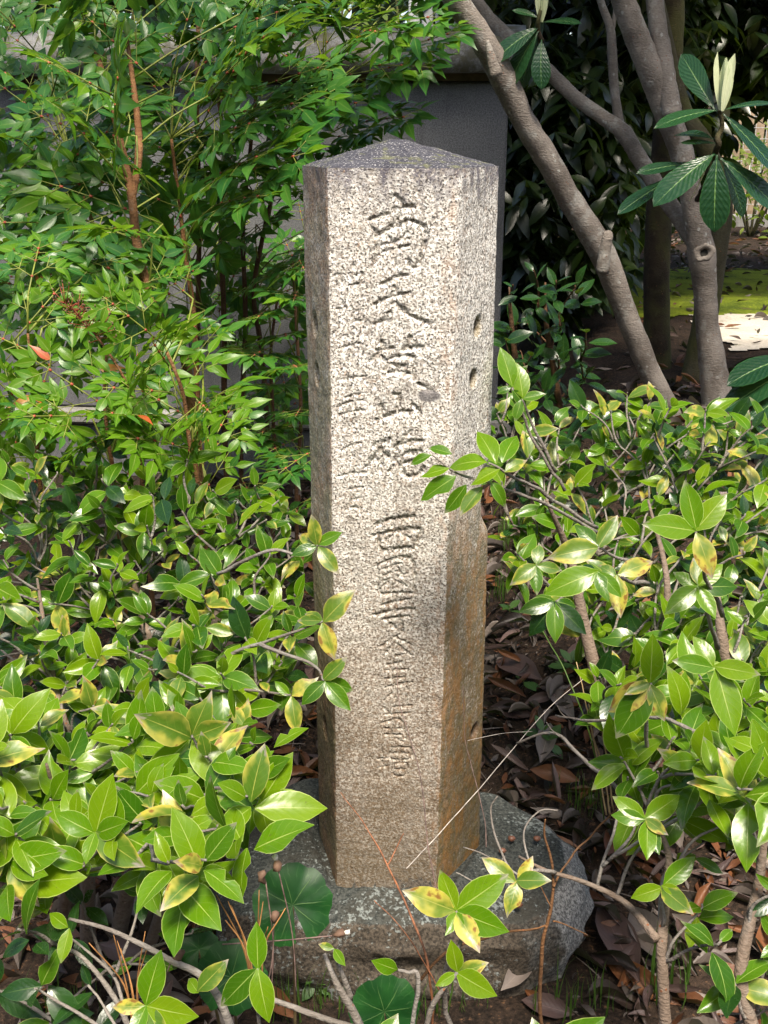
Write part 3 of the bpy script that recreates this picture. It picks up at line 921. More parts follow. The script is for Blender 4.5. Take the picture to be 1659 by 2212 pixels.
    V[:, :, 0] -= Nn[None, :, 0] * off
    V[:, :, 1] -= Nn[None, :, 1] * off
    idx = np.arange(nz * npn).reshape(nz, npn)
    q = np.stack([idx[:-1], np.roll(idx, -1, 1)[:-1], np.roll(idx, -1, 1)[1:], idx[1:]], axis=-1).reshape(-1, 4)
    root = empty('stone_pillar', (0, HD, 0), 'tall six-sided granite marker pillar with carved characters and pyramid top', 'pillar')
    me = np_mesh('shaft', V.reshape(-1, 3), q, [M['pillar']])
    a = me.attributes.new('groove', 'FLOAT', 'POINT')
    a.data.foreach_set('value', dirt_shade.ravel().astype(np.float32))
    link_mesh('shaft', me, root)
    # cap: six sloping facets with worn ridges
    rings = []
    nr = 34
    top = V[-1].copy()
    capv = []
    for k in range(nr + 1):
        t = k / nr
        for i in range(0, npn, 2):
            p = top[i] * (1 - t) + np.array([-.006, HD, HH]) * t
            zz = HH - 0.004 + HC * (t if t > 0 else 0)
            e = 0.0016 * mnoise.noise((p[0] * 40, p[1] * 40, 2)) + 0.0010 * mnoise.noise((p[0] * 130, p[1] * 130, 2))
            rnd = -0.004 * math.exp(-(t / 0.025) ** 2)
            capv.append((p[0] * (1 + rnd), p[1], zz + 0.004 + e + rnd * 0.6 - 0.004 * max(0, (t - 0.9) / 0.1) ** 2))
    m_ = len(range(0, npn, 2))
    f = [(k * m_ + i, k * m_ + (i + 1) % m_, (k + 1) * m_ + (i + 1) % m_, (k + 1) * m_ + i) for k in range(nr) for i in range(m_)]
    mb = MB()
    mb.add(capv, f)
    mb.build('cap', M['cap'], root)


build_pillar()

# ------------------------------------------------------------------ base stone
def build_base():
    out = [(450, 1880), (470, 1790), (560, 1690), (640, 1650)]
    pts = [on_z(px, py, -0.01) for px, py in ((452, 1985), (455, 1850), (540, 1700), (640, 1648))]
    pts += [Vector((-0.05, 0.40, 0)), Vector((0.20, 0.37, 0))]
    pts += [on_z(px, py, -0.01) for px, py in ((1098, 1690), (1190, 1738), (1262, 1800), (1278, 1880), (1235, 1970), (1150, 2005), (850, 2010), (600, 2000))]
    c = Vector((0.02, 0.02, 0))
    ring = pts + [pts[0]]
    loop = [ring[i].lerp(ring[i + 1], k / 6) for i in range(len(pts)) for k in range(6)]
    ang = np.array([math.atan2(p.y - c.y, p.x - c.x) for p in loop])
    rad = np.array([math.hypot(p.x - c.x, p.y - c.y) for p in loop])
    o = np.argsort(ang)
    ang, rad = ang[o], rad[o]
    na, nt, ns = 220, 64, 22
    v = []
    A = np.linspace(-math.pi, math.pi, na, endpoint=False)
    RR = np.interp(A, np.r_[ang[-1] - 2 * math.pi, ang, ang[0] + 2 * math.pi], np.r_[rad[-1], rad, rad[0]])
    hexr = []
    cor = [Vector((-HA, 0)), Vector((HA, 0)), Vector((HB, HD)), Vector((HA, 2 * HD)), Vector((-HA, 2 * HD)), Vector((-HB, HD))]
    def in_hex(x, y, grow):
        d = 1e9
        for i in range(6):
            a, b = cor[i], cor[(i + 1) % 6]
            e = (b - a).normalized()
            d = min(d, (e.x * (y - a.y) - e.y * (x - a.x)))
        return d + grow
    for k in range(nt + ns):
        for i in range(na):
            if k < nt:
                t = (k + 0.02) / nt
                t = 1 - (1 - t) ** 1.25
                r = RR[i] * t * 0.97
                x, y = c.x + r * math.cos(A[i]), c.y + r * math.sin(A[i])
                z = -0.022 * (t ** 3) - 0.030 * sst(0.86, 1.0, t) ** 1.5
                z += 0.010 * mnoise.noise((x * 6, y * 6, 0)) + 0.0048 * mnoise.noise((x * 22, y * 22, 4)) + 0.0012 * mnoise.noise((x * 80, y * 80, 4))
                h = in_hex(x, y, 0.026)
                if h > 0 and (x < -0.07 or y < -0.0 or x > 0.08):
                    z -= 0.022 * sst(0, 0.016, h)
            else:
                s = (k - nt + 1) / ns
                r = RR[i] * (0.97 + 0.05 * s ** 0.6)
                x, y = c.x + r * math.cos(A[i]), c.y + r * math.sin(A[i])
                nn = sst(0, .35, s) * 0.030 * mnoise.noise((x * 6, y * 6, s * 2.5)) + 0.011 * mnoise.noise((x * 24, y * 24, s * 7))
                x += nn * math.cos(A[i]); y += nn * math.sin(A[i])
                z = -0.054 - 0.19 * s
            v.append((x, y, z))
    f = [(k * na + i, k * na + (i + 1) % na, (k + 1) * na + (i + 1) % na, (k + 1) * na + i) for k in range(nt + ns - 1) for i in range(na)]
    mb = MB()
    mb.add(v, f)
    o = mb.build('base_stone', M['rock'])
    tag(o, 'dark rough plinth stone with pale lichen crusts under the pillar', 'plinth stone')


build_base()

# ------------------------------------------------------------------ leaf shapes
PROF = {
    'camellia': ((0, .05, .08, .16, .28, .42, .56, .70, .82, .91, .97, 1), (.05, .06, .30, .62, .88, 1, .97, .80, .52, .24, .08, .01)),
    'nandina': ((0, .04, .10, .22, .36, .52, .70, .86, 1), (.05, .10, .55, .92, 1, .82, .48, .18, .01)),
    'loquat': ((0, .06, .10, .22, .40, .58, .74, .87, .95, 1), (.07, .08, .22, .48, .80, 1, .98, .72, .36, .02)),
    'ever': ((0, .06, .14, .30, .50, .70, .86, 1), (.05, .07, .50, .90, 1, .82, .45, .02)),
    'dead': ((0, .06, .12, .28, .48, .68, .85, 1), (.04, .05, .42, .84, 1, .84, .46, .02)),
    'bud': ((0, .1, .3, .55, .8, .92, 1), (.25, .5, .85, 1, .85, .45, .02)),
}


class Tmpl:
    pass


def leaf_template(name, mat, prof, ratio, nl=7, nc=4, fold=0.25, droop=0.2, twist=0.0, wave=0.0, bite=None, corr=0.0, curl=0.0, seed=0, side=0.0):
    """a leaf of length 1 along +x, petiole at the origin, upper side towards +z"""
    xs_, ws_ = PROF[prof]
    rg = random.Random(seed)
    us = np.linspace(0, 1, nl + 1)
    us = us ** 1.0
    if nl <= 9:
        us = np.interp(np.linspace(0, 1, nl + 1), [0, .12, .75, 1], [0, .08, .74, 1])
    v, uv = [], []
    ph = rg.random() * 6.28
    for u in us:
        w = np.interp(u, xs_, ws_) * ratio * 0.5
        for k in range(nc + 1):
            s = -1 + 2 * k / nc
            ww = w
            if bite and (s * bite[0] > 0):
                ww *= 1 - bite[3] * math.exp(-((u - bite[1]) / bite[2]) ** 4)
            y = s * ww
            z = abs(y) * fold * (1 - 0.35 * abs(s)) - droop * u * u
            z += curl * (abs(s) ** 2) * ww
            z += wave * ratio * math.sin(u * 9 + ph + (2.5 if s > 0 else 0)) * abs(s)
            if corr:
                z += corr * math.sin(u * corrugations * 6.283 - abs(s) * 2.6) * (0.3 + 0.7 * abs(s)) * (1 - abs(s) ** 6)
            a = twist * (u - 0.2)
            y, z2 = y * math.cos(a) - (z + droop * u * u) * math.sin(a), y * math.sin(a) + (z + droop * u * u) * math.cos(a)
            v.append((u * (1 - 0.18 * droop * u), y + side * u * u, z2 - droop * u * u))
            uv.append((u, 0.5 + 0.5 * s))
    n1 = nc + 1
    q = [(i * n1 + k, (i + 1) * n1 + k, (i + 1) * n1 + k + 1, i * n1 + k + 1) for i in range(nl) for k in range(nc)]
    t = Tmpl()
    t.name, t.mat = name, M[mat]
    t.v = np.array(v, dtype=np.float32)
    t.q = np.array(q, dtype=np.int32)
    t.uv = np.array(uv, dtype=np.float32)
    t.me = None
    return t


corrugations = 11


def tmesh(t):
    if t.me is None:
        t.me = np_mesh(t.name, t.v, t.q, [t.mat], t.uv)
    return t.me


TB = {}
TB['cam'] = [leaf_template('leaf', 'cam_leaf', 'camellia', r, 8, 4, f, d, tw, 0.02, b, seed=i) for i, (r, f, d, tw, b) in enumerate((
    (.46, .28, .12, 0, None), (.50, .22, .22, .25, None), (.44, .35, .05, -.2, None), (.52, .18, .28, .1, None), (.47, .45, .16, 0, None), (.48, .25, .15, -.3, (1, .62, .16, .55)), (.46, .3, .3, .3, None), (.45, .6, .42, .35, None), (.50, .1, .5, -.4, (-1, .82, .12, .8)), (.42, .7, .2, -.6, None)))]
TB['pale'] = [leaf_template('leaf', 'cam_pale', 'camellia', r, 8, 4, f, d, tw, 0.02, b, seed=i) for i, (r, f, d, tw, b) in enumerate((
    (.46, .28, .12, 0, None), (.50, .22, .20, .25, None), (.44, .35, .04, -.2, None), (.48, .20, .26, .1, None), (.50, .40, .14, 0, (-1, .8, .2, .6)), (.45, .6, .38, .3, None), (.52, .12, .45, -.35, None), (.42, .75, .15, -.5, None), (.47, .3, .3, .2, (1, .5, .1, .75))))]
TB['yel'] = [leaf_template('leaf', 'cam_yel', 'camellia', r, 8, 4, f, d, tw, 0.03, b, seed=i) for i, (r, f, d, tw, b) in enumerate((
    (.46, .30, .20, .2, None), (.50, .45, .30, -.3, None), (.43, .55, .1, .4, None), (.5, .25, .35, 0, (1, .9, .2, .7))))]
TB['dark'] = [leaf_template('leaf', 'cam_shaded', 'camellia', r, 8, 4, f, d, tw, 0.02, None, seed=i) for i, (r, f, d, tw) in enumerate((
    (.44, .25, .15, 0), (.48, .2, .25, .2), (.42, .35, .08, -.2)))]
TB['nan'] = [leaf_template('leaflet', 'nan_leaf', 'nandina', r, 6, 2, f, d, tw, seed=i) for i, (r, f, d, tw) in enumerate((
    (.40, .3, .12, 0), (.43, .25, .25, .3), (.36, .45, .05, -.3), (.42, .2, .35, .2)))]
TB['nany'] = [leaf_template('leaflet', 'nan_young_lit', 'nandina', r, 6, 4, f, d, tw, seed=i) for i, (r, f, d, tw) in enumerate((
    (.40, .3, .12, 0), (.44, .25, .25, .3), (.37, .45, .05, -.3), (.42, .2, .32, .2)))]
TB['nanr'] = [leaf_template('leaflet', 'nan_red', 'nandina', .38, 6, 2, .3, .2, .2)]
TB['ever'] = [leaf_template('leaf', 'ever', 'ever', r, 6, 2, f, d, tw, seed=i) for i, (r, f, d, tw) in enumerate((
    (.30, .3, .15, 0), (.34, .2, .3, .3), (.28, .4, .05, -.3), (.36, .3, .4, .1)))]
TB['hedge'] = [leaf_template('leaf', 'hedge', 'ever', .5, 3, 2, .3, .2, 0), leaf_template('leaf', 'hedge', 'ever', .4, 3, 2, .3, .3, .3)]
TB['lime'] = [leaf_template('leaf', 'lime', 'ever', .5, 4, 2, .3, .2, 0), leaf_template('leaf', 'lime', 'ever', .42, 4, 2, .3, .3, .3)]
TB['loq'] = [leaf_template('leaf', 'loquat', 'loquat', r, 30, 6, .10, d, tw, 0, None, corr=.012, seed=i, side=sd_) for i, (r, d, tw, sd_) in enumerate((
    (.34, .18, 0, 0.05), (.38, .32, .2, -.05), (.30, .10, -.2, 0), (.40, .22, 0, .08)))]
TB['loq_small'] = [leaf_template('leaf', 'loquat', 'loquat', .34, 7, 2, .15, .25, .1)]
TB['bud'] = [leaf_template('bud_leaf', 'loquat_bud', 'bud', .22, 8, 4, .9, -.05, 0, seed=1), leaf_template('bud_leaf', 'loquat_bud', 'bud', .18, 8, 4, 1.0, .05, .1, seed=2)]
TB['dead'] = [leaf_template('dead_leaf', 'dead_' + 'abcd'[i % 4], 'dead', r, 7, 4, f, d, tw, .06, None, curl=c, seed=i) for i, (r, f, d, tw, c) in enumerate((
    (.30, .1, .1, .5, .7), (.25, .4, -.25, -.9, 1.3), (.34, -.3, .35, .7, -.6), (.26, .8, .3, 1.3, 1.6), (.22, .3, -.4, .3, .9), (.32, -.5, .2, -.8, .4), (.26, 1.1, .2, .6, 1.8), (.30, .4, .4, -1.3, 1.1)))]
TB['stick'] = [leaf_template('stick', 'dead_c', 'bud', .035, 4, 2, 1.5, .1, .5)]
TB['herb'] = [leaf_template('leaf', 'herb', 'camellia', .55, 6, 2, .2, .2, 0)]
TB['blade'] = [leaf_template('blade', 'grass', 'nandina', .035, 6, 2, .6, .35, 0), leaf_template('blade', 'grass', 'nandina', .028, 6, 2, .6, .6, .4)]


def frame_x(d, up):
    """rotation with +x along d and +z near up"""
    x = Vector(d).normalized()
    z = Vector(up) - x * x.dot(Vector(up))
    z = z.normalized() if z.length > 1e-5 else x.orthogonal().normalized()
    y = z.cross(x)
    return Matrix(((x.x, y.x, z.x), (x.y, y.y, z.y), (x.z, y.z, z.z)))


def leaf_M(pos, d, up, size):
    m = (frame_x(d, up) * size).to_4x4()
    m.translation = pos
    return m


class Plant:
    """one plant: stems as parts, the leaves that show largest as parts, the rest joined in one part"""
    def __init__(self, name, loc, label, cat, group=None, n_single=300, leaf_name='leaf', seed=0):
        self.root = empty(name, loc, label, cat, group)
        self.items = []
        self.fine = {}
        self.n_single, self.leaf_name = n_single, leaf_name
        self.rg = random.Random(seed)

    def leaf(self, kind, pos, d, up, size, keep=False):
        t = self.rg.choice(TB[kind]) if isinstance(kind, str) else kind
        self.items.append((t, leaf_M(pos, d, up, size), keep))

    def leaf_to(self, kind, base, tip, up, keep=True, idx=None):
        b, t = Vector(base), Vector(tip)
        tm = TB[kind][idx] if idx is not None else self.rg.choice(TB[kind])
        self.items.append((tm, leaf_M(b, t - b, up, (t - b).length), keep))

    def twig(self, mat, pts, r0, r1, sides=5, rough=0.25):
        mb = self.fine.setdefault(mat, MB())
        mb.tube(pts, interp([r0, r1], len(pts)), sides, rough, self.rg.randint(0, 999))

    def stem(self, name, mat, pts, rad, sides=9, rough=0.15, n=7):
        sp = spline(pts, n)
        mb = MB()
        mb.tube(sp, interp(rad, len(sp)), sides, rough, self.rg.randint(0, 999))
        return mb.build(name, M[mat], self.root)

    def rosette(self, kinds, p, axis, n, size, open0=35, open1=88, gap=0.0095, droop=0.12):
        rg = self.rg
        axis = axis.normalized()
        a0 = axis.orthogonal().normalized()
        b0 = axis.cross(a0)
        ph = rg.random() * 6.28
        for k in range(n):
            if k and rg.random() < .14:
                continue
            phi = ph + k * 2.39996 + rg.uniform(-.55, .55)
            th = R(open0 + (open1 - open0) * k / max(1, n - 1) + rg.uniform(-20, 20))
            radial = a0 * math.cos(phi) + b0 * math.sin(phi)
            d = axis * math.cos(th) + radial * math.sin(th)
            d.z -= droop * rg.random()
            nrm = axis * math.sin(th) - radial * math.cos(th)
            nrm = nrm + Vector((rg.uniform(-.4, .4), rg.uniform(-.4, .4), rg.uniform(0, .5)))
            s = size * rg.uniform(.62, 1.18) * (0.72 if k == 0 else 1)
            r = rg.random()
            acc = 0
            kind = kinds[0][0]
            for kk, w in kinds:
                acc += w
                if r < acc:
                    kind = kk
                    break
            self.leaf(kind, p - axis * gap * k + radial * 0.002, d, nrm, s)

    def finish(self):
        for mat, mb in self.fine.items():
            o = mb.build('twigs', M[mat], self.root)
            o['kind'] = 'stuff'
        scored = []
        for i, (t, m, keep) in enumerate(self.items):
            c = m @ Vector((0.5, 0, 0))
            p = project(c)
            s = m.to_scale().x
            if p is None or not (-15 < p[0] < 1675 and -15 < p[1] < 2228):
                scored.append((-1, 0, i))
                continue
            scored.append((s / p[2], p[2], i))
        # the front-most leaves of each small patch of the picture count as seen
        order = sorted((x for x in scored if x[0] > 0), key=lambda x: x[1])
        cells, seen = {}, []
        for sc, z, i in order:
            p = project(self.items[i][1] @ Vector((0.55, 0, 0)))
            key = (int(p[0] // 22), int(p[1] // 22))
            cells[key] = cells.get(key, 0) + 1
            seen.append((sc + (10 if self.items[i][2] else 0) - 0.012 * (cells[key] - 1), i))
        seen.sort(reverse=True)
        single = set(i for _, i in seen[:self.n_single])
        rest = []
        for i, (t, m, keep) in enumerate(self.items):
            if i in single:
                link_mesh(self.leaf_name, tmesh(t), self.root, m)
            else:
                rest.append((t, m))
        if rest:
            o = join_leaves('foliage', rest, self.root, self.rg)
            o['kind'] = 'stuff'
        self.items = []
        return self.root


def join_leaves(name, items, parent, rg):
    vs, qs, uvs, rn, mi, mats, n = [], [], [], [], [], [], 0
    for t, m in items:
        a = np.array(m)
        v = t.v @ a[:3, :3].T + a[:3, 3]
        vs.append(v)
        qs.append(t.q + n)
        uvs.append(t.uv)
        rn.append(np.full(len(v), rg.random()))
        if t.mat not in mats:
            mats.append(t.mat)
        mi.append(np.full(len(t.q), mats.index(t.mat)))
        n += len(v)
    me = np_mesh(name, np.concatenate(vs), np.concatenate(qs), mats, np.concatenate(uvs), np.concatenate(rn), np.concatenate(mi))
    return link_mesh(name, me, parent)


def in_poly(x, y, poly):
    c = False
    j = len(poly) - 1
    for i in range(len(poly)):
        xi, yi = poly[i]
        xj, yj = poly[j]
        if (yi > y) != (yj > y) and x < (xj - xi) * (y - yi) / (yj - yi) + xi:
            c = not c
        j = i
    return c


def fill(poly, gap, rg, tries=30):
    """loosely even points in a polygon"""
    x0, x1 = min(p[0] for p in poly), max(p[0] for p in poly)
    y0, y1 = min(p[1] for p in poly), max(p[1] for p in poly)
    pts = []
    n = int((x1 - x0) * (y1 - y0) / gap / gap * tries / 6)
    for _ in range(n):
        x, y = rg.uniform(x0, x1), rg.uniform(y0, y1)
        if in_poly(x, y, poly) and all((x - a) ** 2 + (y - b) ** 2 > gap * gap for a, b in pts):
            pts.append((x, y))
    return pts


def nearest_on(lines, p):
    best, bd = None, 1e9
    for ln in lines:
        for q in ln:
            d = (q - p).length + max(0, (q.z - p.z)) * 1.5
            if d < bd:
                bd, best = d, q
    return best


def crook(a, b, rg, amt=0.12, n=5):
    L = (b - a).length
    side = Vector((rg.uniform(-1, 1), rg.uniform(-1, 1), rg.uniform(-.3, 1))) * L * amt
    mid = a.lerp(b, 0.45) + side
    return spline([a, mid, b], n)


# ------------------------------------------------------------------ loquat tree
PX = lambda w, Y, py=600: 0.83 * w / FPX * (at(900, py, Y) - CAM).dot(FW) * 0.5      # half width on the picture -> radius


def trunk_pts(lst, Y0, Y1):
    n = len(lst)
    return [at(px, py, Y0 + (Y1 - Y0) * i / (n - 1)) for i, (px, py) in enumerate(lst)]


lq_base = at(1500, 860, 2.35)
lq_base.z = gz(lq_base.x, lq_base.y)
lq = Plant('loquat_tree', lq_base, 'loquat tree of several grey-brown leaning stems with big ribbed leaves', 'tree', seed=5, n_single=60)
la = [(1475, 960), (1440, 880), (1398, 790), (1345, 660), (1302, 548), (1232, 432), (1183, 345), (1132, 262), (1082, 158), (1032, 70), (970, -20), (900, -130)]
lq.stem('trunk', 'bark', trunk_pts(la, 2.30, 1.75), [PX(w, 2.2) for w in (66, 60, 57, 56, 66, 56, 58, 54, 58, 52, 50, 46)], 18, 0.10, 8)
lb = [(1560, 940), (1545, 830), (1528, 700), (1522, 610), (1515, 545), (1498, 450), (1472, 330), (1432, 225), (1400, 140), (1368, 60), (1340, -20), (1310, -120)]
lq.stem('trunk', 'bark', trunk_pts(lb, 2.32, 2.1), [PX(w, 2.25) for w in (96, 78, 58, 60, 70, 52, 56, 60, 58, 56, 52, 50)], 18, 0.10, 8)
lc = [(1519, 600), (1508, 540), (1484, 495), (1452, 448), (1420, 402), (1380, 340), (1345, 285), (1300, 252), (1240, 208), (1180, 150), (1122, 102), (1062, 46), (1020, -10), (960, -90)]
lq.stem('trunk', 'bark', trunk_pts(lc, 2.24, 2.62), [PX(w, 2.5) for w in (40, 42, 44, 40, 40, 38, 40, 33, 32, 34, 36, 34, 30, 28)], 14, 0.10, 7)
lq.stem('limb', 'bark', [at(x, y, 2.61) for x, y in ((1342, 290), (1328, 200), (1322, 110), (1318, 60), (1300, 10), (1280, -60))], [PX(w, 2.6) for w in (26, 22, 24, 20, 18, 16)], 10, 0.1, 6)
lq.stem('limb', 'bark', [at(x, y, 2.61) for x, y in ((1320, 75), (1328, 30), (1332, -40))], [PX(w, 2.6) for w in (14, 10, 9)], 8, 0.1, 6)
lq.stem('limb', 'bark', trunk_pts([(1452, 250), (1442, 190), (1432, 120), (1420, 50), (1412, -30)], 2.14, 2.2), [PX(w, 2.15) for w in (50, 46, 44, 42, 40)], 14, 0.08, 7)
# pruned stubs and a hollow knot
lq.stem('stub', 'bark', trunk_pts([(1300, 590), (1306, 545), (1312, 512), (1314, 506)], 1.97, 1.95), [PX(w, 2.0) for w in (34, 32, 27, 22)], 12, 0.18, 5)
lq.stem('stub', 'bark', trunk_pts([(1072, 165), (1060, 120), (1052, 86)], 1.78, 1.77), [PX(w, 1.8) for w in (34, 22, 8)], 12, 0.15, 5)
kp = at(1521, 546, 2.10)
mb = MB()
kn, kr = 20, 7
kv = []
face = (CAM - kp).normalized()
Mk = frame_x(face, (0, 0, 1))
for j in range(kr + 1):
    for i in range(kn):
        a = 2 * math.pi * i / kn
        t = j / kr
        rr = 0.034 * (1 - t) ** 0.55 if t < 1 else 0.0
        rr = (0.031 - 0.026 * t if t < .6 else 0.0155 - 0.003 * (t - .6)) * (1 + .18 * math.sin(a * 2 + 1) + .08 * math.sin(a * 5))
        dpt = 0.007 * math.sin(min(1, t / .6) * 3.14) if t < .6 else -0.03 * (t - .6) / .4
        kv.append(kp + Mk @ Vector((dpt + 0.004, rr * 1.0 * math.cos(a) * (1 if t < .5 else 0.8), rr * math.sin(a) * (1.15 if t < .5 else .9))))
mb.add(kv, [(j * kn + i, j * kn + (i + 1) % kn, (j + 1) * kn + (i + 1) % kn, (j + 1) * kn + i) for j in range(kr) for i in range(kn)])
mb.build('knot', M['bark'], lq.root)
mb = MB()
mb.add([kp + Mk @ Vector((-0.004, 0.0125 * math.cos(6.283 * i / 14), 0.016 * math.sin(6.283 * i / 14))) for i in range(14)], [tuple(range(14))])
mb.build('hollow', M['hole'], lq.root)
# sprig with pale new leaves
SY = 1.45
n0 = at(1555, 243, SY)
n1 = at(1549, 332, SY + .02)
lq.stem('sprig', 'bark_dark', [n0 + Vector((0, 0, .006)), at(1553, 290, SY + .01), n1, at(1535, 385, SY + .3), at(1508, 430, 2.1)], [.0055, .0075, .0085, .010, .012], 8, .2)
def lql(b, t, Yb, Yt, idx, up=(0, -.75, .65), kind='loq'):
    lq.leaf_to(kind, at(b[0], b[1], Yb), at(t[0], t[1], Yt), up, True, idx)
lql((1552, 238), (1411, 248), SY, SY - .05, 0, (0, -.45, .9))
lql((1545, 238), (1466, 108), SY, SY + .10, 2, (-.4, -.8, .3))
lql((1562, 238), (1672, 205), SY, SY - .02, 0, (.1, -.3, .9))
lql((1562, 246), (1700, 372), SY, SY - .05, 2, (.4, -.7, .6))
lql((1545, 332), (1420, 410), SY, SY - .12, 1, (-.25, -.75, .6))
lql((1549, 334), (1537, 500), SY, SY - .06, 3, (0, -1, .25))
lql((1556, 342), (1702, 445), SY, SY - .04, 0, (.3, -.75, .6))
lql((1500, 352), (1375, 362), SY + .15, SY + .1, 2, (0, -.4, .9))
lql((1470, 375), (1328, 450), SY + .12, SY + .05, 2, (-.3, -.4, .9))
lql((1540, 300), (1452, 262), SY + .06, SY + .14, 1, (0, -.5, .9))
lql((1535, 330), (1500, 440), SY + .05, SY + .12, 2, (.6, -.5, .4))
lql((1548, 310), (1470, 300), SY + .05, SY + .10, 2, (0, -.4, .9))
lql((1560, 350), (1625, 470), SY + .08, SY + .10, 0, (.5, -.7, .3))
for i, (tx, ty, dy) in enumerate(((1556, 112, 0), (1569, 122, .02), (1590, 116, 0), (1578, 128, -.02), (1564, 126, -.02), (1584, 150, .01))):
    lq.leaf_to('bud', at(1557 + i * .8, 240, SY + dy), at(tx, ty, SY + dy), (-.5 + i * .2, -1 if i % 2 else .4, 0), True, i % 2)
# second sprig near the coping
S2 = 1.9
lq.stem('sprig', 'bark_dark', [at(1170, 0, S2), at(1167, 60, S2), at(1168, 110, S2 + .1), at(1190, 170, 2.55)], [.005, .007, .008, .009], 7, .2)
lql((1166, 58), (1058, 112), S2, S2 - .08, 1, (-.3, -.8, .5))
lql((1164, 66), (1082, 178), S2, S2 - .05, 1, (-.5, -.8, .3))
lql((1170, 85), (1163, 186), S2, S2 - .06, 3, (0, -1, .2))
lql((1172, 48), (1255, 34), S2, S2 - .04, 3, (.1, -.5, .9))
lql((1165, 40), (1110, 10), S2, S2, 0, (0, -.6, .8))
lql((1164, 78), (1110, 190), S2 + .03, S2 + .05, 0, (-.4, -.7, .2))
for i in range(3):
    lq.leaf_to('bud', at(1168 + i, 48, S2), at(1164 + i * 7, -40, S2), (-.4 + i * .4, -1, 0), True, i % 2)
# low leaves beside the root flare
lql((1720, 770), (1568, 795), 1.9, 1.8, 3, (0, -.45, .9))
lql((1730, 790), (1572, 850), 1.9, 1.75, 1, (0, -.45, .9))
lql((1740, 830), (1620, 880), 1.9, 1.75, 0, (0, -.45, .9))
lq.stem('sprig', 'bark_dark', [at(1760, 900, 1.95), at(1745, 820, 1.92), at(1715, 765, 1.9)], [.008, .007, .005], 7, .2)
# unseen loquat crown, shaped to shade the wall, nandina and background
rgc = random.Random(11)
shade_crown = []
def shade_crown_blob(c, rad, n, size=(.16, .26)):
    for _ in range(n):
        while True:
            q = Vector((rgc.uniform(-1, 1), rgc.uniform(-1, 1), rgc.uniform(-1, 1)))
            if .15 < q.length < 1:
                break
        p = Vector(c) + Vector((q.x * rad[0], q.y * rad[1], q.z * rad[2]))
        if p.z < 1.9 + 0.0:
            continue
        d = Vector((rgc.uniform(-1, 1), rgc.uniform(-1, 1), rgc.uniform(-.7, .4)))
        shade_crown.append((TB['loq_small'][0], leaf_M(p, d, (rgc.uniform(-.5, .5), rgc.uniform(-.5, .5), 1), rgc.uniform(*size))))
shade_crown_blob((1.3, 1.8, 2.85), (1.4, .6, .5), 620)
shade_crown_blob((-.3, 2.45, 2.75), (1.3, .45, .45), 520)
shade_crown_blob((-1.9, 2.5, 2.85), (1.1, .45, .5), 380)
shade_crown_blob((-1.0, .62, 2.75), (.95, .38, .35), 70)  # sparse clump added to dapple the upper nandina
shade_crown_blob((2.2, 1.5, 3.0), (1.0, .7, .6), 400)
shade_crown_blob((.75, 3.2, 3.1), (1.25, .6, .45), 700)
for st in ((la, 1.75), (lb, 2.1), (lc, 2.62)):
    p0 = at(*st[0][-1], st[1])
    lq.stem('limb', 'bark', [p0, p0 + Vector((-.1, -.05, .5)), p0 + Vector((.1, -.1, 1.0))], [.034, .026, .010], 8, .1, 5)
o = join_leaves('shade_crown', shade_crown, lq.root, rgc)
o['kind'] = 'stuff'
lq.finish()

# other trunks close behind
def tree(name, label, trunk, Ys, widths, mat, crown_c, crown_r, ncrown, leaf='ever', size=(.10, .17), zmin=1.2, extra=None, group=None, n_single=300, seed=1, hang=.5):
    pts = trunk_pts(trunk, *Ys)
    b = pts[0].copy()
    b.z = gz(b.x, b.y)
    pl = Plant(name, b, label, 'tree', group, n_single, seed=seed)
    pl.stem('trunk', mat, [b - Vector((0, 0, .05))] + pts, [PX(widths[0] * 1.1, Ys[0])] + [PX(w, Ys[0]) for w in widths], 14, .08, 6)
    rg = pl.rg
    for c, r_, n in zip(crown_c, crown_r, ncrown):
        for _ in range(n):
            while True:
                q = Vector((rg.uniform(-1, 1), rg.uniform(-1, 1), rg.uniform(-1, 1)))
                if q.length < 1:
                    break
            q = q.normalized() * q.length ** .6
            p = Vector(c) + Vector((q.x * r_[0], q.y * r_[1], q.z * r_[2]))
            if p.z < zmin or p.y < WY + .5:
                continue
            az = rg.uniform(0, 6.28)
            for k in range(rg.choice((3, 4, 5))):
                a = az + k * 2.4 + rg.uniform(-.3, .3)
                d = Vector((math.cos(a), math.sin(a), -hang + rg.uniform(-.5, .4)))
                pl.leaf(leaf, p, d, (rg.uniform(-.4, .4), rg.uniform(-.8, .2), 1), rg.uniform(*size))
    return pl


t1 = tree('dark_trunk_tree', 'dark shaded trunk standing close behind the loquat stems', [(1425, 900), (1420, 760), (1418, 600), (1425, 430), (1440, 250), (1450, 80), (1455, -150)], (3.0, 3.05),
          (74, 70, 66, 64, 60, 58, 54), 'bark_dark', [(.5, 3.6, 3.6)], [(1.0, .9, .7)], [160], seed=21)
t1.finish()
t2 = tree('olive_trunk_tree', 'olive-brown trunk with flared foot between dark trunk and mossy lawn', [(1490, 960), (1500, 860), (1518, 720), (1545, 560), (1560, 430), (1525, 320), (1468, 220), (1400, -60)], (2.72, 2.9),
          (120, 92, 66, 56, 50, 48, 46, 44), 'bark_olive', [(.9, 4.2, 4.0)], [(.9, .8, .6)], [130], seed=22)
t2.finish()

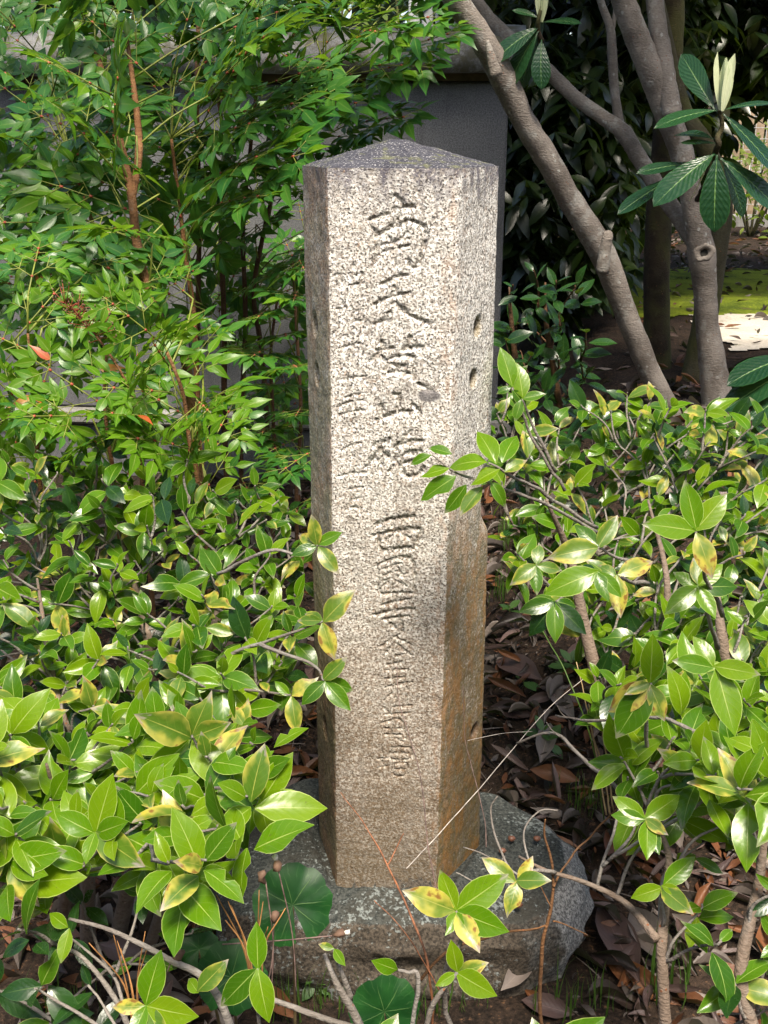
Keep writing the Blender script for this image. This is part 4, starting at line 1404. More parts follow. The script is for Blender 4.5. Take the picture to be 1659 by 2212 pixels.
# evergreen mass beyond the end of the wall
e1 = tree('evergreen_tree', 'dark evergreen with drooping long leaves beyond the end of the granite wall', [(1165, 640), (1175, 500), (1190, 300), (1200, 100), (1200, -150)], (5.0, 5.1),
          (26, 24, 20, 18, 14), 'bark_dark', [(.42, 4.0, 1.1), (.50, 4.4, 2.0), (.35, 4.7, 1.2), (.8, 4.4, 3.8)], [(.48, .45, .75), (.75, .6, .9), (.9, .5, 1.0), (1.3, 1.0, .6)], [620, 560, 420, 300], zmin=.40, seed=31, size=(.11, .19))  # last clump is an unseen roof, added to darken the leaves below
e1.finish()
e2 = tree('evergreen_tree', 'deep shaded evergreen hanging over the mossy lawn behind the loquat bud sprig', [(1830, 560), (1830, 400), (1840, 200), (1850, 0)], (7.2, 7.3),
          (20, 18, 16, 14), 'bark_dark', [(1.75, 5.0, 2.15), (2.5, 5.8, 2.4), (1.7, 6.2, 2.5), (3.6, 6.1, 2.8)], [(.75, .6, .62), (1.0, .7, .85), (1.1, .7, .9), (1.1, .9, .9)], [520, 520, 420, 300], zmin=1.50, seed=32, size=(.13, .21))  # last clump stands out of frame, added to shade the lawn
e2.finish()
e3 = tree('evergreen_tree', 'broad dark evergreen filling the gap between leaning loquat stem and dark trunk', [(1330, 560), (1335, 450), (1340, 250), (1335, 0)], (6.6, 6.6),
          (22, 20, 18, 16), 'bark_dark', [(.95, 5.0, 1.75), (.8, 5.6, 2.4), (1.3, 6.6, 2.3), (.45, 5.4, 1.0), (1.6, 4.9, 4.2)], [(.7, .5, .85), (1.1, .6, 1.0), (1.2, .7, 1.1), (.7, .5, .9), (1.5, 1.0, .5)], [520, 420, 320, 320, 420], zmin=.90, seed=33, size=(.13, .21))  # last clump sits above the frame, added as a shading roof
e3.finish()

# young tree seen over the coping: sunlit greenery
lime = []
rgl = random.Random(41)
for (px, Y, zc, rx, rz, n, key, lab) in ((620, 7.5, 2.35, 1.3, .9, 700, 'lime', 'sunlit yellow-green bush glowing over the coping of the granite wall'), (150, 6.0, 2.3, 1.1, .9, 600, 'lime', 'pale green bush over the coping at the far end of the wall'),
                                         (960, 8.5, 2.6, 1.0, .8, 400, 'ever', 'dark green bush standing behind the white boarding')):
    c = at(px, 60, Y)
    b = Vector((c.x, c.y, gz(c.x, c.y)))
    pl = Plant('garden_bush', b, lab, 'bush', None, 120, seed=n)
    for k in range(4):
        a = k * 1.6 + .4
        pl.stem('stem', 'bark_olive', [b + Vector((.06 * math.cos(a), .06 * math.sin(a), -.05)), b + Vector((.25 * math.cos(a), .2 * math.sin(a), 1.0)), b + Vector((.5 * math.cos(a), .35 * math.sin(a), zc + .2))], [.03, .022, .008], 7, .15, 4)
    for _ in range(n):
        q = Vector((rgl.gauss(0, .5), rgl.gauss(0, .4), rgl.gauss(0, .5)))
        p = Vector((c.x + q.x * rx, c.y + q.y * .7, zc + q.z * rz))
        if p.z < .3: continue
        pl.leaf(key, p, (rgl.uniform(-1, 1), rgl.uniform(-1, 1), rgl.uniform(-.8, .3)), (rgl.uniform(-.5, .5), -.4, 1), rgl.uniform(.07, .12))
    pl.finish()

# bright bush before the slatted fence
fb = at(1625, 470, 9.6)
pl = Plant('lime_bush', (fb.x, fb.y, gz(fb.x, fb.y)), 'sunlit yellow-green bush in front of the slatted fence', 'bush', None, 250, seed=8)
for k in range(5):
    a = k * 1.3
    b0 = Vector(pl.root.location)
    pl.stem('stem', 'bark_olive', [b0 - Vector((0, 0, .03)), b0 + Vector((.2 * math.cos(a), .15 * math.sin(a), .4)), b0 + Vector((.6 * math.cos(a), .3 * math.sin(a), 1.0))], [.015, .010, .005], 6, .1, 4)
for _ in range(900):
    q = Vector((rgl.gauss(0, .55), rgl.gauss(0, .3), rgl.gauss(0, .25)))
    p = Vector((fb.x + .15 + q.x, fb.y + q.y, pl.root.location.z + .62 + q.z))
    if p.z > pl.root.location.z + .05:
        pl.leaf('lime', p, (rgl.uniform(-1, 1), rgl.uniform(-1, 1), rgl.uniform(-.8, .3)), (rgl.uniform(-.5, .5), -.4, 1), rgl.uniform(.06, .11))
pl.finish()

# slatted fence with wire netting, far beyond the lawn
FY = 11.5
fx0, fx1 = at(1500, 400, FY).x, at(1730, 400, FY).x + 2.5
fg = gz(fx0, FY)
fence = empty('slat_fence', ((fx0 + fx1) / 2, FY, fg), 'weathered wooden slat fence with wire netting far beyond the lawn', 'fence')
ft = at(1600, 215, FY).z
x = fx0
k = 0
while x < fx1:
    mb = MB()
    mb.box(x, x + 0.105, FY, FY + .02, fg + .05, ft + .03 * math.sin(k * 2.1), .003)
    mb.build('slat', M['wood'], fence, False)
    x += 0.125
    k += 1
for zz in (fg + .35, (fg + ft) / 2, ft - .2):
    mb = MB()
    mb.box(fx0, fx1, FY + .021, FY + .06, zz, zz + .08)
    mb.build('rail', M['wood_dark'], fence, False)
x = fx0
while x < fx1:
    mb = MB()
    mb.box(x, x + .09, FY - .12, FY - .04, fg - .1, ft + .1, .01)
    mb.build('post', M['wood_dark'], fence, False)
    x += 1.4
mb = MB()
for i in range(int((fx1 - fx0) / .12)):
    mb.box(fx0 + i * .12, fx0 + i * .12 + .006, FY - .135, FY - .129, fg + .05, ft)
for i in range(int((ft - fg) / .12)):
    mb.box(fx0, fx1, FY - .141, FY - .1355, fg + .1 + i * .12, fg + .106 + i * .12)
o = mb.build('wire_netting', M['wire'], fence, False)
o['kind'] = 'stuff'
# low kerb of concrete at the fence foot
mb = MB()
mb.box(fx0, fx1, FY - .6, FY - .42, fg - .1, fg + .13, .015)
tag(mb.build('edging_kerb', M['ledge'], None, False), 'low concrete edging kerb along the foot of the slat fence', 'kerb')

# white boarding with a vermilion post beyond the coping
BY = 4.4
bx0, bx1 = at(880, 20, BY).x, at(1026, 20, BY).x
bz = gz(bx0, BY)
brd = empty('white_boarding', ((bx0 + bx1) / 2, BY, bz), 'white painted boarding partly hidden behind the wall coping', 'boarding')
nb = 5
for i in range(nb):
    w = (bx1 - bx0) / nb
    mb = MB()
    mb.box(bx0 + i * w + .006, bx0 + (i + 1) * w - .006, BY, BY + .03, bz, 2.75, .006)
    mb.build('board', M['rope'], brd, False)
mb = MB()
mb.box(bx0, bx1, BY + .031, BY + .07, 2.3, 2.4)
mb.build('rail', M['rope'], brd, False)
mb = MB()
vx = at(1042, 30, BY - .05).x
mb.tube([(vx, BY, bz - .1), (vx, BY, 1.0), (vx, BY, 3.0)], [.055, .055, .052], 14)
tag(mb.build('vermilion_post', M['verm']), 'round vermilion post beside the white boarding beyond the wall', 'post')

# far belt of hedge and woods; sides and rear added to cut sky light
rgf = random.Random(77)
items = []
for _ in range(13000):
    t = rgf.random()
    if t < .50:
        p = Vector((rgf.uniform(-16, 16), 14.5 + rgf.uniform(-.8, 1.2), rgf.uniform(0.1, 6.5)))
    elif t < .75:
        sgn = 1 if rgf.random() < .5 else -1
        p = Vector((sgn * (11 + rgf.uniform(-.8, .8)), rgf.uniform(-8, 14), rgf.uniform(-.1, 6)))
    else:
        p = Vector((rgf.uniform(-12, 12), -8 + rgf.uniform(-.8, .8), rgf.uniform(-.1, 6)))  # rear stretch behind the camera, put in to block low sky light
    items.append((rgf.choice(TB['hedge']), leaf_M(p, (rgf.uniform(-1, 1), rgf.uniform(-1, 1), rgf.uniform(-1, .4)), (rgf.uniform(-.6, .6), -.8, .8), rgf.uniform(.5, .95))))
o = join_leaves('woods', items, None, rgf)
tag(o, 'dark belt of tall hedge and woods closing off the garden, unseen sides and rear added to cut sky light', 'woods', kind='stuff')

# ------------------------------------------------------------------ nandina bushes
def frond_to(pl, p, d, up, s, kinds, joints=True):
    """a three-times divided leaf: base p, direction d, blade facing up, length s"""
    rg = pl.rg
    Mx = frame_x(d, up)
    sag = rg.uniform(.0, .15)

    def W(x, y, z=0.0):
        return p + Mx @ Vector((x * s, y * s, z * s - sag * s * (x * x + y * y)))

    def leaflet(x, y, ang, size):
        dd = Mx @ Vector((math.cos(ang), math.sin(ang), rg.uniform(-.25, .2)))
        dd.z -= rg.uniform(-.05, .25)
        nn = (Mx @ Vector((rg.uniform(-.3, .3), rg.uniform(-.3, .3), 1)))
        r = rg.random()
        acc, kind = 0, kinds[0][0]
        for kk, w in kinds:
            acc += w
            if r < acc:
                kind = kk
                break
        pl.leaf(kind, W(x, y), dd, nn, 1.22 * size * s * rg.uniform(.8, 1.2))

    def pinna(x, y, ang, L, lev):
        c, sn = math.cos(ang), math.sin(ang)
        pl.twig('rachis', [W(x, y), W(x + c * L * .5, y + sn * L * .5), W(x + c * L, y + sn * L)], .0013, .0008, 4, 0)
        if lev == 1:
            for t, k in ((.42, 0), (.72, 1)):
                for sg in (1, -1):
                    leaflet(x + c * L * t, y + sn * L * t, ang + sg * rg.uniform(.6, 1.0), .15 if k else .17)
            leaflet(x + c * L, y + sn * L, ang, .20)
        else:
            for sg in (1, -1):
                pinna(x + c * L * .45, y + sn * L * .45, ang + sg * rg.uniform(.7, .95), L * .50, 1)
            for sg in (1, -1):
                leaflet(x + c * L * .75, y + sn * L * .75, ang + sg * .8, .17)
            leaflet(x + c * L, y + sn * L, ang, .20)

    pl.twig('rachis', [W(0, 0), W(.35, 0), W(.7, 0), W(1 - .15, 0)], .0021, .001, 4, 0)
    for x, L, lev in ((.28, .42, 2), (.52, .30, 1), (.72, .2, 1)):
        for sg in (1, -1):
            pinna(x, 0, sg * rg.uniform(.75, 1.05), L, lev)
        if joints:
            pl.twig('rachis_red', [W(x - .012, 0), W(x + .012, 0)], .0032, .0030, 5, 0)
    leaflet(.85, 0, rg.uniform(.5, .8), .17)
    leaflet(.85, 0, -rg.uniform(.5, .8), .17)
    leaflet(.85, 0, 0, .2)


def nandina(label, canes, base_Y, poly_sets, kinds, seed, cane_mat='cane', fr=(.26, .40), single=300):
    pb = at(canes[0][0][0], canes[0][0][1], base_Y)
    pl = Plant('nandina_bush', (pb.x, pb.y, gz(pb.x, pb.y)), label, 'nandina', 'nandina bushes before the granite wall', single, 'leaflet', seed)
    rg = pl.rg
    lines = []
    for cn in canes:
        pts = [at(x, y, Y) for x, y, Y in [(q[0], q[1], q[2] if len(q) > 2 else base_Y) for q in cn[:-1]]]
        w0, w1 = cn[-1]
        low = pts[0].copy()
        low.z = gz(low.x, low.y) - .03
        pts = [low] + pts if (pts[0].z - low.z > .05 and cn[0][1] > 600) else pts
        pl.stem('cane', cane_mat, pts, [PX(w0, base_Y), PX(w0, base_Y), PX((w0 + w1) / 2, base_Y), PX(w1, base_Y)], 9, .12, 8)
        lines.append(spline(pts, 10))
    for poly, gap, Yf, scale, kd, upm in poly_sets:
        for (px, py) in fill(poly, gap, rg):
            Y = Yf(px, py) + rg.uniform(-.16, .16)
            s = rg.uniform(*fr) * scale
            p = at(px, py, Y)
            q = nearest_on(lines, p + Vector((0, 0, -.12)))
            d = p - q
            d.z *= .4
            d = d.normalized() + Vector((rg.uniform(-.5, .5), rg.uniform(-.7, .2), rg.uniform(-.2, .3)))
            d = d.normalized()
            up = Vector((rg.uniform(-.35, .35), -rg.uniform(.5, 1.3), 1)) if upm is None else Vector(upm) + Vector((rg.uniform(-.3, .3), rg.uniform(-.2, .2), 0))
            b = p - d * s * .45
            if (b - q).length > .02:
                pl.twig('rachis', crook(q, b, rg, .06, 4), .0026, .0021, 5, 0)
            frond_to(pl, b, d, up, s, kd or kinds)
    return pl


kn_dark = (('nan', .915), ('nany', .082), ('nanr', .003))
kn_mix = (('nan', .62), ('nany', .374), ('nanr', .006))
kn_yng = (('nany', .87), ('nan', .122), ('nanr', .008))

nA = nandina('tall nandina bush with orange-brown forked cane and mid green fronds', [
    [(412, 850, .70), (345, 690, .72), (302, 560, .74), (285, 430, .78), (268, 340, .84), (240, 225, .95), (205, 100, 1.1), (23, 13)],
    [(285, 430, .78), (300, 330, .86), (296, 250, .95), (285, 160, 1.0), (270, 60, 1.1), (18, 9)],
    [(430, 950), (420, 700), (402, 560), (385, 420), (370, 300), (16, 8)],
    [(300, 960), (260, 700), (205, 500), (150, 330), (16, 8)]], 1.15, [
    ([(0, -40), (560, -40), (640, 60), (640, 330), (520, 430), (430, 560), (300, 640), (0, 640)], 70, lambda x, y: 1.15 + .15 * math.sin(x * .02), 1.0, None, None),
    ([(-40, 160), (280, 160), (330, 620), (-40, 640)], 86, lambda x, y: .75, .95, kn_mix, None),
    ], kn_dark, 101, fr=(.25, .36))
# a blossom stalk held over the bush
ins = [at(x, y, .36) for x, y in ((303, 890), (262, 805), (215, 735), (175, 685), (140, 655))]
nA.stem('flower_stalk', 'twig_brown', ins, [.0030, .0026, .0018], 6, .1)
for k in range(70):
    q = ins[-1].lerp(ins[-3], nA.rg.random() ** 1.3)
    e = q + Vector((nA.rg.uniform(-.035, .05), nA.rg.uniform(-.03, .03), nA.rg.uniform(-.005, .045)))
    nA.twig('rachis_red', [q, q.lerp(e, .6), e], .0008, .0006, 4, 0)
    nA.twig('seed', [e, e + Vector((0, 0, .003)), e + Vector((0, 0, .005))], .0016, .001, 5, 0)
nA.finish()

nB = nandina('nandina bush of dark canes leaning towards the pillar top', [
    [(486, 960), (484, 700), (478, 500), (486, 340), (470, 200), (16, 9)],
    [(580, 960), (565, 760), (548, 640), (562, 540), (590, 420), (640, 300), (700, 180), (14, 8)],
    [(520, 980), (530, 700), (525, 500), (540, 330), (560, 150), (14, 8)],
    [(425, 900), (430, 500), (425, 220), (428, 60), (424, -60), (14, 10)]], 1.75, [
    ([(380, -30), (900, -40), (915, 90), (880, 230), (760, 300), (640, 380), (560, 420), (380, 330)], 66, lambda x, y: 1.6, 1.0, None, None),
    ([(330, 330), (650, 330), (650, 760), (600, 900), (470, 760), (330, 620)], 66, lambda x, y: 1.65, .95, None, None),
    ([(430, 420), (655, 420), (655, 980), (470, 980), (430, 700)], 84, lambda x, y: 2.2, .95, None, None),
    ], kn_dark, 102, 'cane_dark', fr=(.26, .38))
nB.finish()

nC = nandina('low nandina bush with yellow-green new fronds over the camellia hedge', [
    [(430, 1080), (410, 960), (395, 850), (360, 760), (14, 9)],
    [(250, 1080), (235, 960), (225, 860), (230, 760), (12, 7)],
    [(90, 1080), (80, 940), (70, 820), (60, 720), (12, 7)]], .42, [
    ([(-30, 690), (120, 640), (240, 640), (330, 720), (430, 760), (470, 880), (500, 1000), (430, 1040), (-30, 1060)], 62, lambda x, y: .48, .88, None, (0, -.8, .8)),
    ([(60, 560), (200, 540), (330, 600), (420, 520), (470, 640), (430, 760), (250, 700), (60, 680)], 88, lambda x, y: .62, .9, kn_mix, (0, -.7, .8)),
    ], kn_yng, 103, fr=(.20, .30))
nC.finish()

nD = nandina('shaded nandina bush squeezed beside the dark flank of the pillar', [
    [(600, 1080), (590, 900), (585, 760), (600, 640), (12, 7)],
    [(640, 1080), (650, 900), (640, 700), (632, 560), (12, 7)]], 1.25, [
    ([(560, 560), (655, 500), (660, 1010), (600, 1030), (540, 900)], 58, lambda x, y: 1.0, .8, None, (0, -.6, 1)),
    ([(470, 980), (660, 980), (665, 1120), (480, 1100)], 66, lambda x, y: .8, .8, None, (0, -.6, 1)),
    ], kn_dark, 104, 'cane_dark', fr=(.24, .32), single=200)
nD.finish()

# ------------------------------------------------------------------ camellia bushes
def camellia(label, base, stems, sets, seed, n_single=300, stem_mat='stem', twig_mat='twig', sink=0.0):
    pl = Plant('camellia_bush', (base[0], base[1], gz(base[0], base[1])), label, 'camellia', 'camellia bushes round the pillar', n_single, 'leaf', seed)
    rg = pl.rg
    lines = []
    for pts, w in stems:
        pts = [p + (p - CAM).normalized() * sink * min(1, i / 2) for i, p in enumerate(pts)]
        w = list(w[:-1]) + [min(.0022, w[-1])]
        pl.stem('stem', stem_mat, pts, w, 10, .14, 7)
        lines.append(spline(pts, 9))
    for poly, gap, Yf, size, nl, kinds, tilt in sets:
        spots = []
        for (px, py) in fill(poly, gap, rg):
            p = at(px, py, Yf(px, py) + rg.uniform(-.06, .06))
            spots.append(((nearest_on(lines, p) - p).length, p, kinds(px, py) if callable(kinds) else kinds, .92 + .22 * sst(1250, 1800, py)))
        spots.sort(key=lambda e: e[0])
        for _, p, kd, sz in spots:
            axis = Vector((rg.uniform(-.55, .55), -rg.uniform(.15, .9), rg.uniform(.45, 1.0))) if tilt is None else Vector(tilt) + Vector((rg.uniform(-.5, .5), rg.uniform(-.4, .4), rg.uniform(-.3, .3)))
            q = nearest_on(lines, p + Vector((0, .05, -.07)))
            tw = crook(q, p, rg, .14, 5)
            pl.twig(twig_mat, tw + [p + axis.normalized() * .006], .0028, .0015, 6, .3)
            lines.append([v for v in tw[1:-1]])
            pl.rosette(kd, p, axis, rg.choice(nl), size * sz * rg.uniform(.85, 1.15))
    return pl, lines


k_fresh = (('pale', .50), ('cam', .42), ('yel', .08))


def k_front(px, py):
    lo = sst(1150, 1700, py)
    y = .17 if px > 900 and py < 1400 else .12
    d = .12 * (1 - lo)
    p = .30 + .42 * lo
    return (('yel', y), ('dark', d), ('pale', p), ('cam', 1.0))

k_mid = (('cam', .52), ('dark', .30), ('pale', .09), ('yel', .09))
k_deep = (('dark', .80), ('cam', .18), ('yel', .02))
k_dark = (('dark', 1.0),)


def sprig(pl, mat, node, leaves, stem=None, Yn=None, up=(0, -.8, .6), r=.0016):
    """leaves = (tip px, tip py, kind, dY, template)"""
    b = at(node[0], node[1], node[2])
    for (tx, ty, kind, dY, idx, *u) in leaves:
        base = b + Vector((pl.rg.uniform(-.002, .002), 0, pl.rg.uniform(-.002, .002)))
        pl.leaf_to(kind, base, at(tx, ty, node[2] + dY), u[0] if u else up, True, idx)
    if stem:
        pts = [at(*s) for s in stem] + [b]
        sp = spline(pts, 6)
        pl.twig(mat, sp, r * 2.2, r, 6, .3)


def YL(px, py):                        # front of the bush beside the camera's other hand
    return -.62 + .80 * sst(1980, 1020, py) + .06 * math.sin(px * .011)


bL = (-.55, -.05)
gl = gz(*bL)
cl, _ = camellia('large camellia hedge of glossy yellow-green leaves beside the pillar on the nandina side', bL, [
    ([Vector((-.55, -.05, gl - .03)), at(330, 1700, -.12), at(420, 1480, -.15), at(470, 1330, -.12), at(480, 1200, -.02)], [.016, .013, .009, .005]),
    ([Vector((-.60, -.05, gl - .03)), at(180, 1720, -.2), at(120, 1500, -.2), at(80, 1250, 0)], [.016, .012, .008, .005]),
    ([Vector((-.48, -.10, gl - .03)), at(420, 1760, -.25), at(480, 1640, -.36), at(560, 1690, -.42)], [.012, .010, .007, .004]),
    ([Vector((-.65, -.15, gl - .03)), at(150, 1900, -.35), at(140, 1800, -.45), at(100, 1650, -.5)], [.014, .010, .007, .004]),
    ([Vector((-.50, 0, gl - .03)), at(330, 1500, .0), at(300, 1300, .05), at(250, 1120, .15)], [.014, .010, .007, .004])],
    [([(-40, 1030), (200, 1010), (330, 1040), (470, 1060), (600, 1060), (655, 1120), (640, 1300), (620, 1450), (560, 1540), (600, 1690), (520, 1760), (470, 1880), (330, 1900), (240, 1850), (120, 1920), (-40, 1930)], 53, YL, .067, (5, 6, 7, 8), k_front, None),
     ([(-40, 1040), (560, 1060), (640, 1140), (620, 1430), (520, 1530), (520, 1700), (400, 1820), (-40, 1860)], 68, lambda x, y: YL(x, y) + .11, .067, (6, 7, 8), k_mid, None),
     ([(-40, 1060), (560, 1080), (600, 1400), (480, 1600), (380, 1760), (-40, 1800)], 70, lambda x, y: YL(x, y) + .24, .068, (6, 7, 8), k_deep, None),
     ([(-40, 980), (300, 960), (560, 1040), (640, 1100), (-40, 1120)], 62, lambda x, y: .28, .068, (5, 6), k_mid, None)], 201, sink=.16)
FZ = -.17
sprig(cl, 'twig', (686, 1178, FZ), [(738, 1148, 'cam', .0, 0), (628, 1196, 'cam', -.02, 1), (731, 1238, 'yel', -.03, 0), (672, 1112, 'yel', .0, 2), (640, 1150, 'yel', .01, 1)], [(470, 1240, -.12), (580, 1190, -.15), (650, 1200, -.16)])
sprig(cl, 'twig', (697, 1342, FZ), [(758, 1274, 'yel', .0, 1), (722, 1428, 'yel', -.03, 0), (638, 1340, 'yel', .01, 2), (652, 1322, 'yel', .02, 0)], [(480, 1420, -.14), (610, 1372, -.16)])
sprig(cl, 'twig', (700, 1470, FZ - .02), [(745, 1420, 'yel', 0, 0), (648, 1522, 'cam', -.03, 1), (766, 1492, 'cam', .02, 2), (757, 1535, 'cam', -.03, 0)], [(560, 1390, -.16), (640, 1420, -.17), (690, 1445, -.18)])
sprig(cl, 'twig', (628, 1502, FZ), [(680, 1462, 'yel', 0, 3), (640, 1588, 'yel', -.04, 0), (592, 1470, 'pale', .01, 0)], [(420, 1480, -.15), (520, 1490, -.16)])
sprig(cl, 'twig', (533, 1533, -.22), [(494, 1488, 'pale', 0, 1), (602, 1522, 'pale', -.02, 0)], [(475, 1610, -.22), (520, 1598, -.22), (530, 1560, -.22)], r=.0026)
SB = -.46
sprig(cl, 'twig', (565, 1728, SB), [(630, 1625, 'pale', .02, 0), (686, 1750, 'pale', -.03, 3), (578, 1810, 'pale', -.05, 1), (500, 1640, 'pale', .02, 0), (490, 1700, 'cam', .02, 1), (566, 1790, 'yel', -.01, 3)], [(430, 1790, -.40), (490, 1755, -.44)])
sprig(cl, 'twig', (408, 1838, SB - .03), [(512, 1782, 'yel', .02, 0), (515, 1832, 'pale', -.02, 4), (398, 1945, 'pale', -.06, 0), (452, 1900, 'pale', -.05, 1), (322, 1930, 'yel', -.05, 1), (340, 1850, 'pale', .0, 2)], [(360, 1720, -.40), (378, 1790, -.46)], r=.0024)
sprig(cl, 'twig', (205, 1800, SB - .10), [(238, 1672, 'pale', .02, 0), (112, 1756, 'pale', 0, 1), (275, 1775, 'pale', -.02, 2), (298, 1870, 'yel', -.05, 0), (180, 1860, 'pale', -.04, 3)], [(160, 1880, -.42), (185, 1830, -.5)])
sprig(cl, 'twig', (20, 1862, SB - .12), [(120, 1840, 'pale', -.02, 3), (75, 1960, 'yel', -.04, 0), (90, 1890, 'pale', -.03, 1), (-40, 1900, 'pale', 0, 0), (10, 1780, 'pale', .02, 1)])
sprig(cl, 'twig', (290, 1718, SB - .02), [(370, 1632, 'pale', .0, 3), (372, 1752, 'pale', -.03, 1), (240, 1690, 'cam', .0, 0)], [(220, 1800, -.46), (260, 1760, -.46)])
sprig(cl, 'twig', (362, 1590, -.38), [(418, 1698, 'yel', -.05, 0), (380, 1650, 'cam', -.03, 1), (300, 1560, 'pale', 0, 0)])
cl.finish()


def YR(px, py):
    return -.56 + 1.10 * sst(2080, 800, py) - .16 * sst(1250, 1659, px)


bR = (.52, .12)
gr_ = gz(*bR)
cr, _ = camellia('large camellia hedge of glossy leaves touching the ochre flank of the pillar below the loquat', bR, [
    ([at(1372, 1740, .02), at(1345, 1640, .05), at(1300, 1500, .08), at(1262, 1350, .12), at(1230, 1200, .15), at(1180, 1080, .1)], [.014, .0125, .0125, .011, .008, .005]),
    ([at(1330, 1590, .06), at(1380, 1520, .05), at(1430, 1400, .05), at(1440, 1250, .1), at(1400, 1080, .2)], [.010, .009, .008, .006, .004]),
    ([at(1600, 1700, -.15), at(1590, 1560, -.12), at(1560, 1380, -.1), at(1540, 1200, 0)], [.012, .011, .009, .006]),
    ([at(1440, 2260, -.52), at(1432, 2120, -.50), at(1430, 2020, -.47), at(1445, 1860, -.42), at(1420, 1780, -.40)], [.0085, .008, .0075, .005, .003]),
    ([at(1420, 2030, -.48), at(1350, 1950, -.42), at(1260, 1905, -.40), at(1180, 1880, -.40), at(1120, 1850, -.40)], [.006, .0045, .0035, .0026, .0018]),
    ([at(1630, 2240, -.55), at(1600, 2100, -.52), at(1640, 1900, -.45), at(1660, 1700, -.4)], [.010, .009, .007, .005])],
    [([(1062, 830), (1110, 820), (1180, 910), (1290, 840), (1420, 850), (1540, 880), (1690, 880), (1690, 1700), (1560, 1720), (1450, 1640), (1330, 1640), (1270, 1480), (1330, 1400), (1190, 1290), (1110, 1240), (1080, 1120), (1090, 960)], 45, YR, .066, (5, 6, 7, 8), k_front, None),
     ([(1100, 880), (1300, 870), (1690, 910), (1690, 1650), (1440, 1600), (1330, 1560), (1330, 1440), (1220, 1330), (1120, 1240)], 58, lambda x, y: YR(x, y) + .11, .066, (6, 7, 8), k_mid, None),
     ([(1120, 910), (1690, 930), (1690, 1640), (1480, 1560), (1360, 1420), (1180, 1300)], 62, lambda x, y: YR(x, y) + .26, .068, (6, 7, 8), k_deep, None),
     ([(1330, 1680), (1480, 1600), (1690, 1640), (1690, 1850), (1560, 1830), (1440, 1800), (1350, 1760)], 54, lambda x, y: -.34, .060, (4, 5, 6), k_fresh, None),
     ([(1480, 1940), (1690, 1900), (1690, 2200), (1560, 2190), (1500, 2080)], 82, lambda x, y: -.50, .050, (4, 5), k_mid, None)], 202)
RZ = -.16
for k_, bb, tt, up_ in (('cam', (933, 983), (882, 999), (.2, -.5, .8)), ('cam', (976, 981), (924, 962), (-.2, -.5, .8)), ('pale', (1053, 999), (962, 984), (.1, -.5, .9)), ('cam', (985, 1028), (906, 1080), (-.3, -.9, .3)),
                     ('pale', (970, 1012), (905, 1025), (.2, -.5, .8)), ('cam', (1007, 1047), (962, 1112), (.4, -.9, .2)), ('yel', (1042, 1051), (991, 1114), (-.2, -.8, .5)), ('pale', (1072, 1002), (1032, 912), (.3, -.9, .1)),
                     ('pale', (1080, 1012), (1012, 1044), (-.1, -.6, .8)), ('cam', (1060, 1040), (1098, 1092), (.1, -.8, .6)), ('pale', (1085, 1000), (1112, 920), (-.3, -.9, .1)), ('yel', (1090, 1020), (1140, 985), (.1, -.6, .7))):
    cr.leaf_to(k_, at(bb[0], bb[1], RZ), at(tt[0], tt[1], RZ + (bb[1] - tt[1]) * .0004), up_, True)
cr.twig('twig', spline([at(1290, 1150, 0), at(1180, 1090, -.08), at(1060, 1046, RZ + .01), at(985, 1022, RZ + .006), at(935, 984, RZ)], 6), .0034, .0014, 6, .3)
cr.twig('twig', spline([at(1290, 1140, 0), at(1180, 1070, -.08), at(1090, 1015, RZ + .01), at(1055, 1000, RZ)], 6), .0034, .0016, 6, .3)
sprig(cr, 'twig', (1106, 838, .10), [(1083, 746, 'pale', .02, 0, (.3, -.9, .1)), (1072, 848, 'cam', -.01, 1), (1140, 880, 'cam', 0, 0)], [(1220, 1060, .12), (1150, 940, .11)])
sprig(cr, 'twig', (1128, 862, .10), [(1119, 778, 'pale', .02, 1, (.2, -.9, .1)), (1180, 850, 'cam', .0, 2), (1112, 910, 'cam', -.02, 0)], [(1200, 1020, .12), (1150, 920, .11)])
sprig(cr, 'twig', (1292, 1182, -.30), [(1190, 1196, 'yel', -.03, 1), (1240, 1130, 'cam', .02, 0), (1335, 1110, 'yel', .02, 2)], [(1400, 1230, -.15), (1340, 1205, -.25)])
sprig(cr, 'twig', (1290, 1236, -.36), [(1176, 1278, 'pale', -.03, 3), (1316, 1298, 'cam', -.03, 5), (1345, 1290, 'cam', -.02, 0), (1240, 1222, 'dark', .02, 1)], [(1400, 1260, -.2), (1340, 1250, -.3)])
sprig(cr, 'twig', (1334, 1242, -.33), [(1418, 1206, 'yel', .02, 0), (1342, 1334, 'yel', -.04, 2), (1290, 1215, 'yel', .01, 3)])
sprig(cr, 'twig', (1158, 1222, -.20), [(1104, 1258, 'yel', -.03, 1), (1160, 1286, 'cam', -.03, 2), (1218, 1230, 'yel', 0, 0), (1165, 1165, 'yel', .02, 3)], [(1260, 1180, -.1), (1200, 1195, -.15)])
sprig(cr, 'twig', (1200, 1300, -.12), [(1120, 1320, 'cam', -.02, 0), (1140, 1375, 'dark', -.03, 1), (1200, 1390, 'cam', -.04, 2), (1270, 1370, 'dark', -.03, 0), (1150, 1290, 'cam', 0, 1), (1250, 1310, 'cam', 0, 3)], [(1290, 1240, -.02), (1240, 1270, -.08)])
sprig(cr, 'twig', (1508, 1268, -.44), [(1437, 1325, 'pale', -.03, 0), (1455, 1232, 'pale', .01, 1), (1547, 1337, 'pale', -.03, 2), (1602, 1262, 'cam', .0, 3), (1500, 1200, 'yel', .02, 0), (1565, 1215, 'pale', .01, 1)], [(1550, 1400, -.35), (1530, 1330, -.4)])
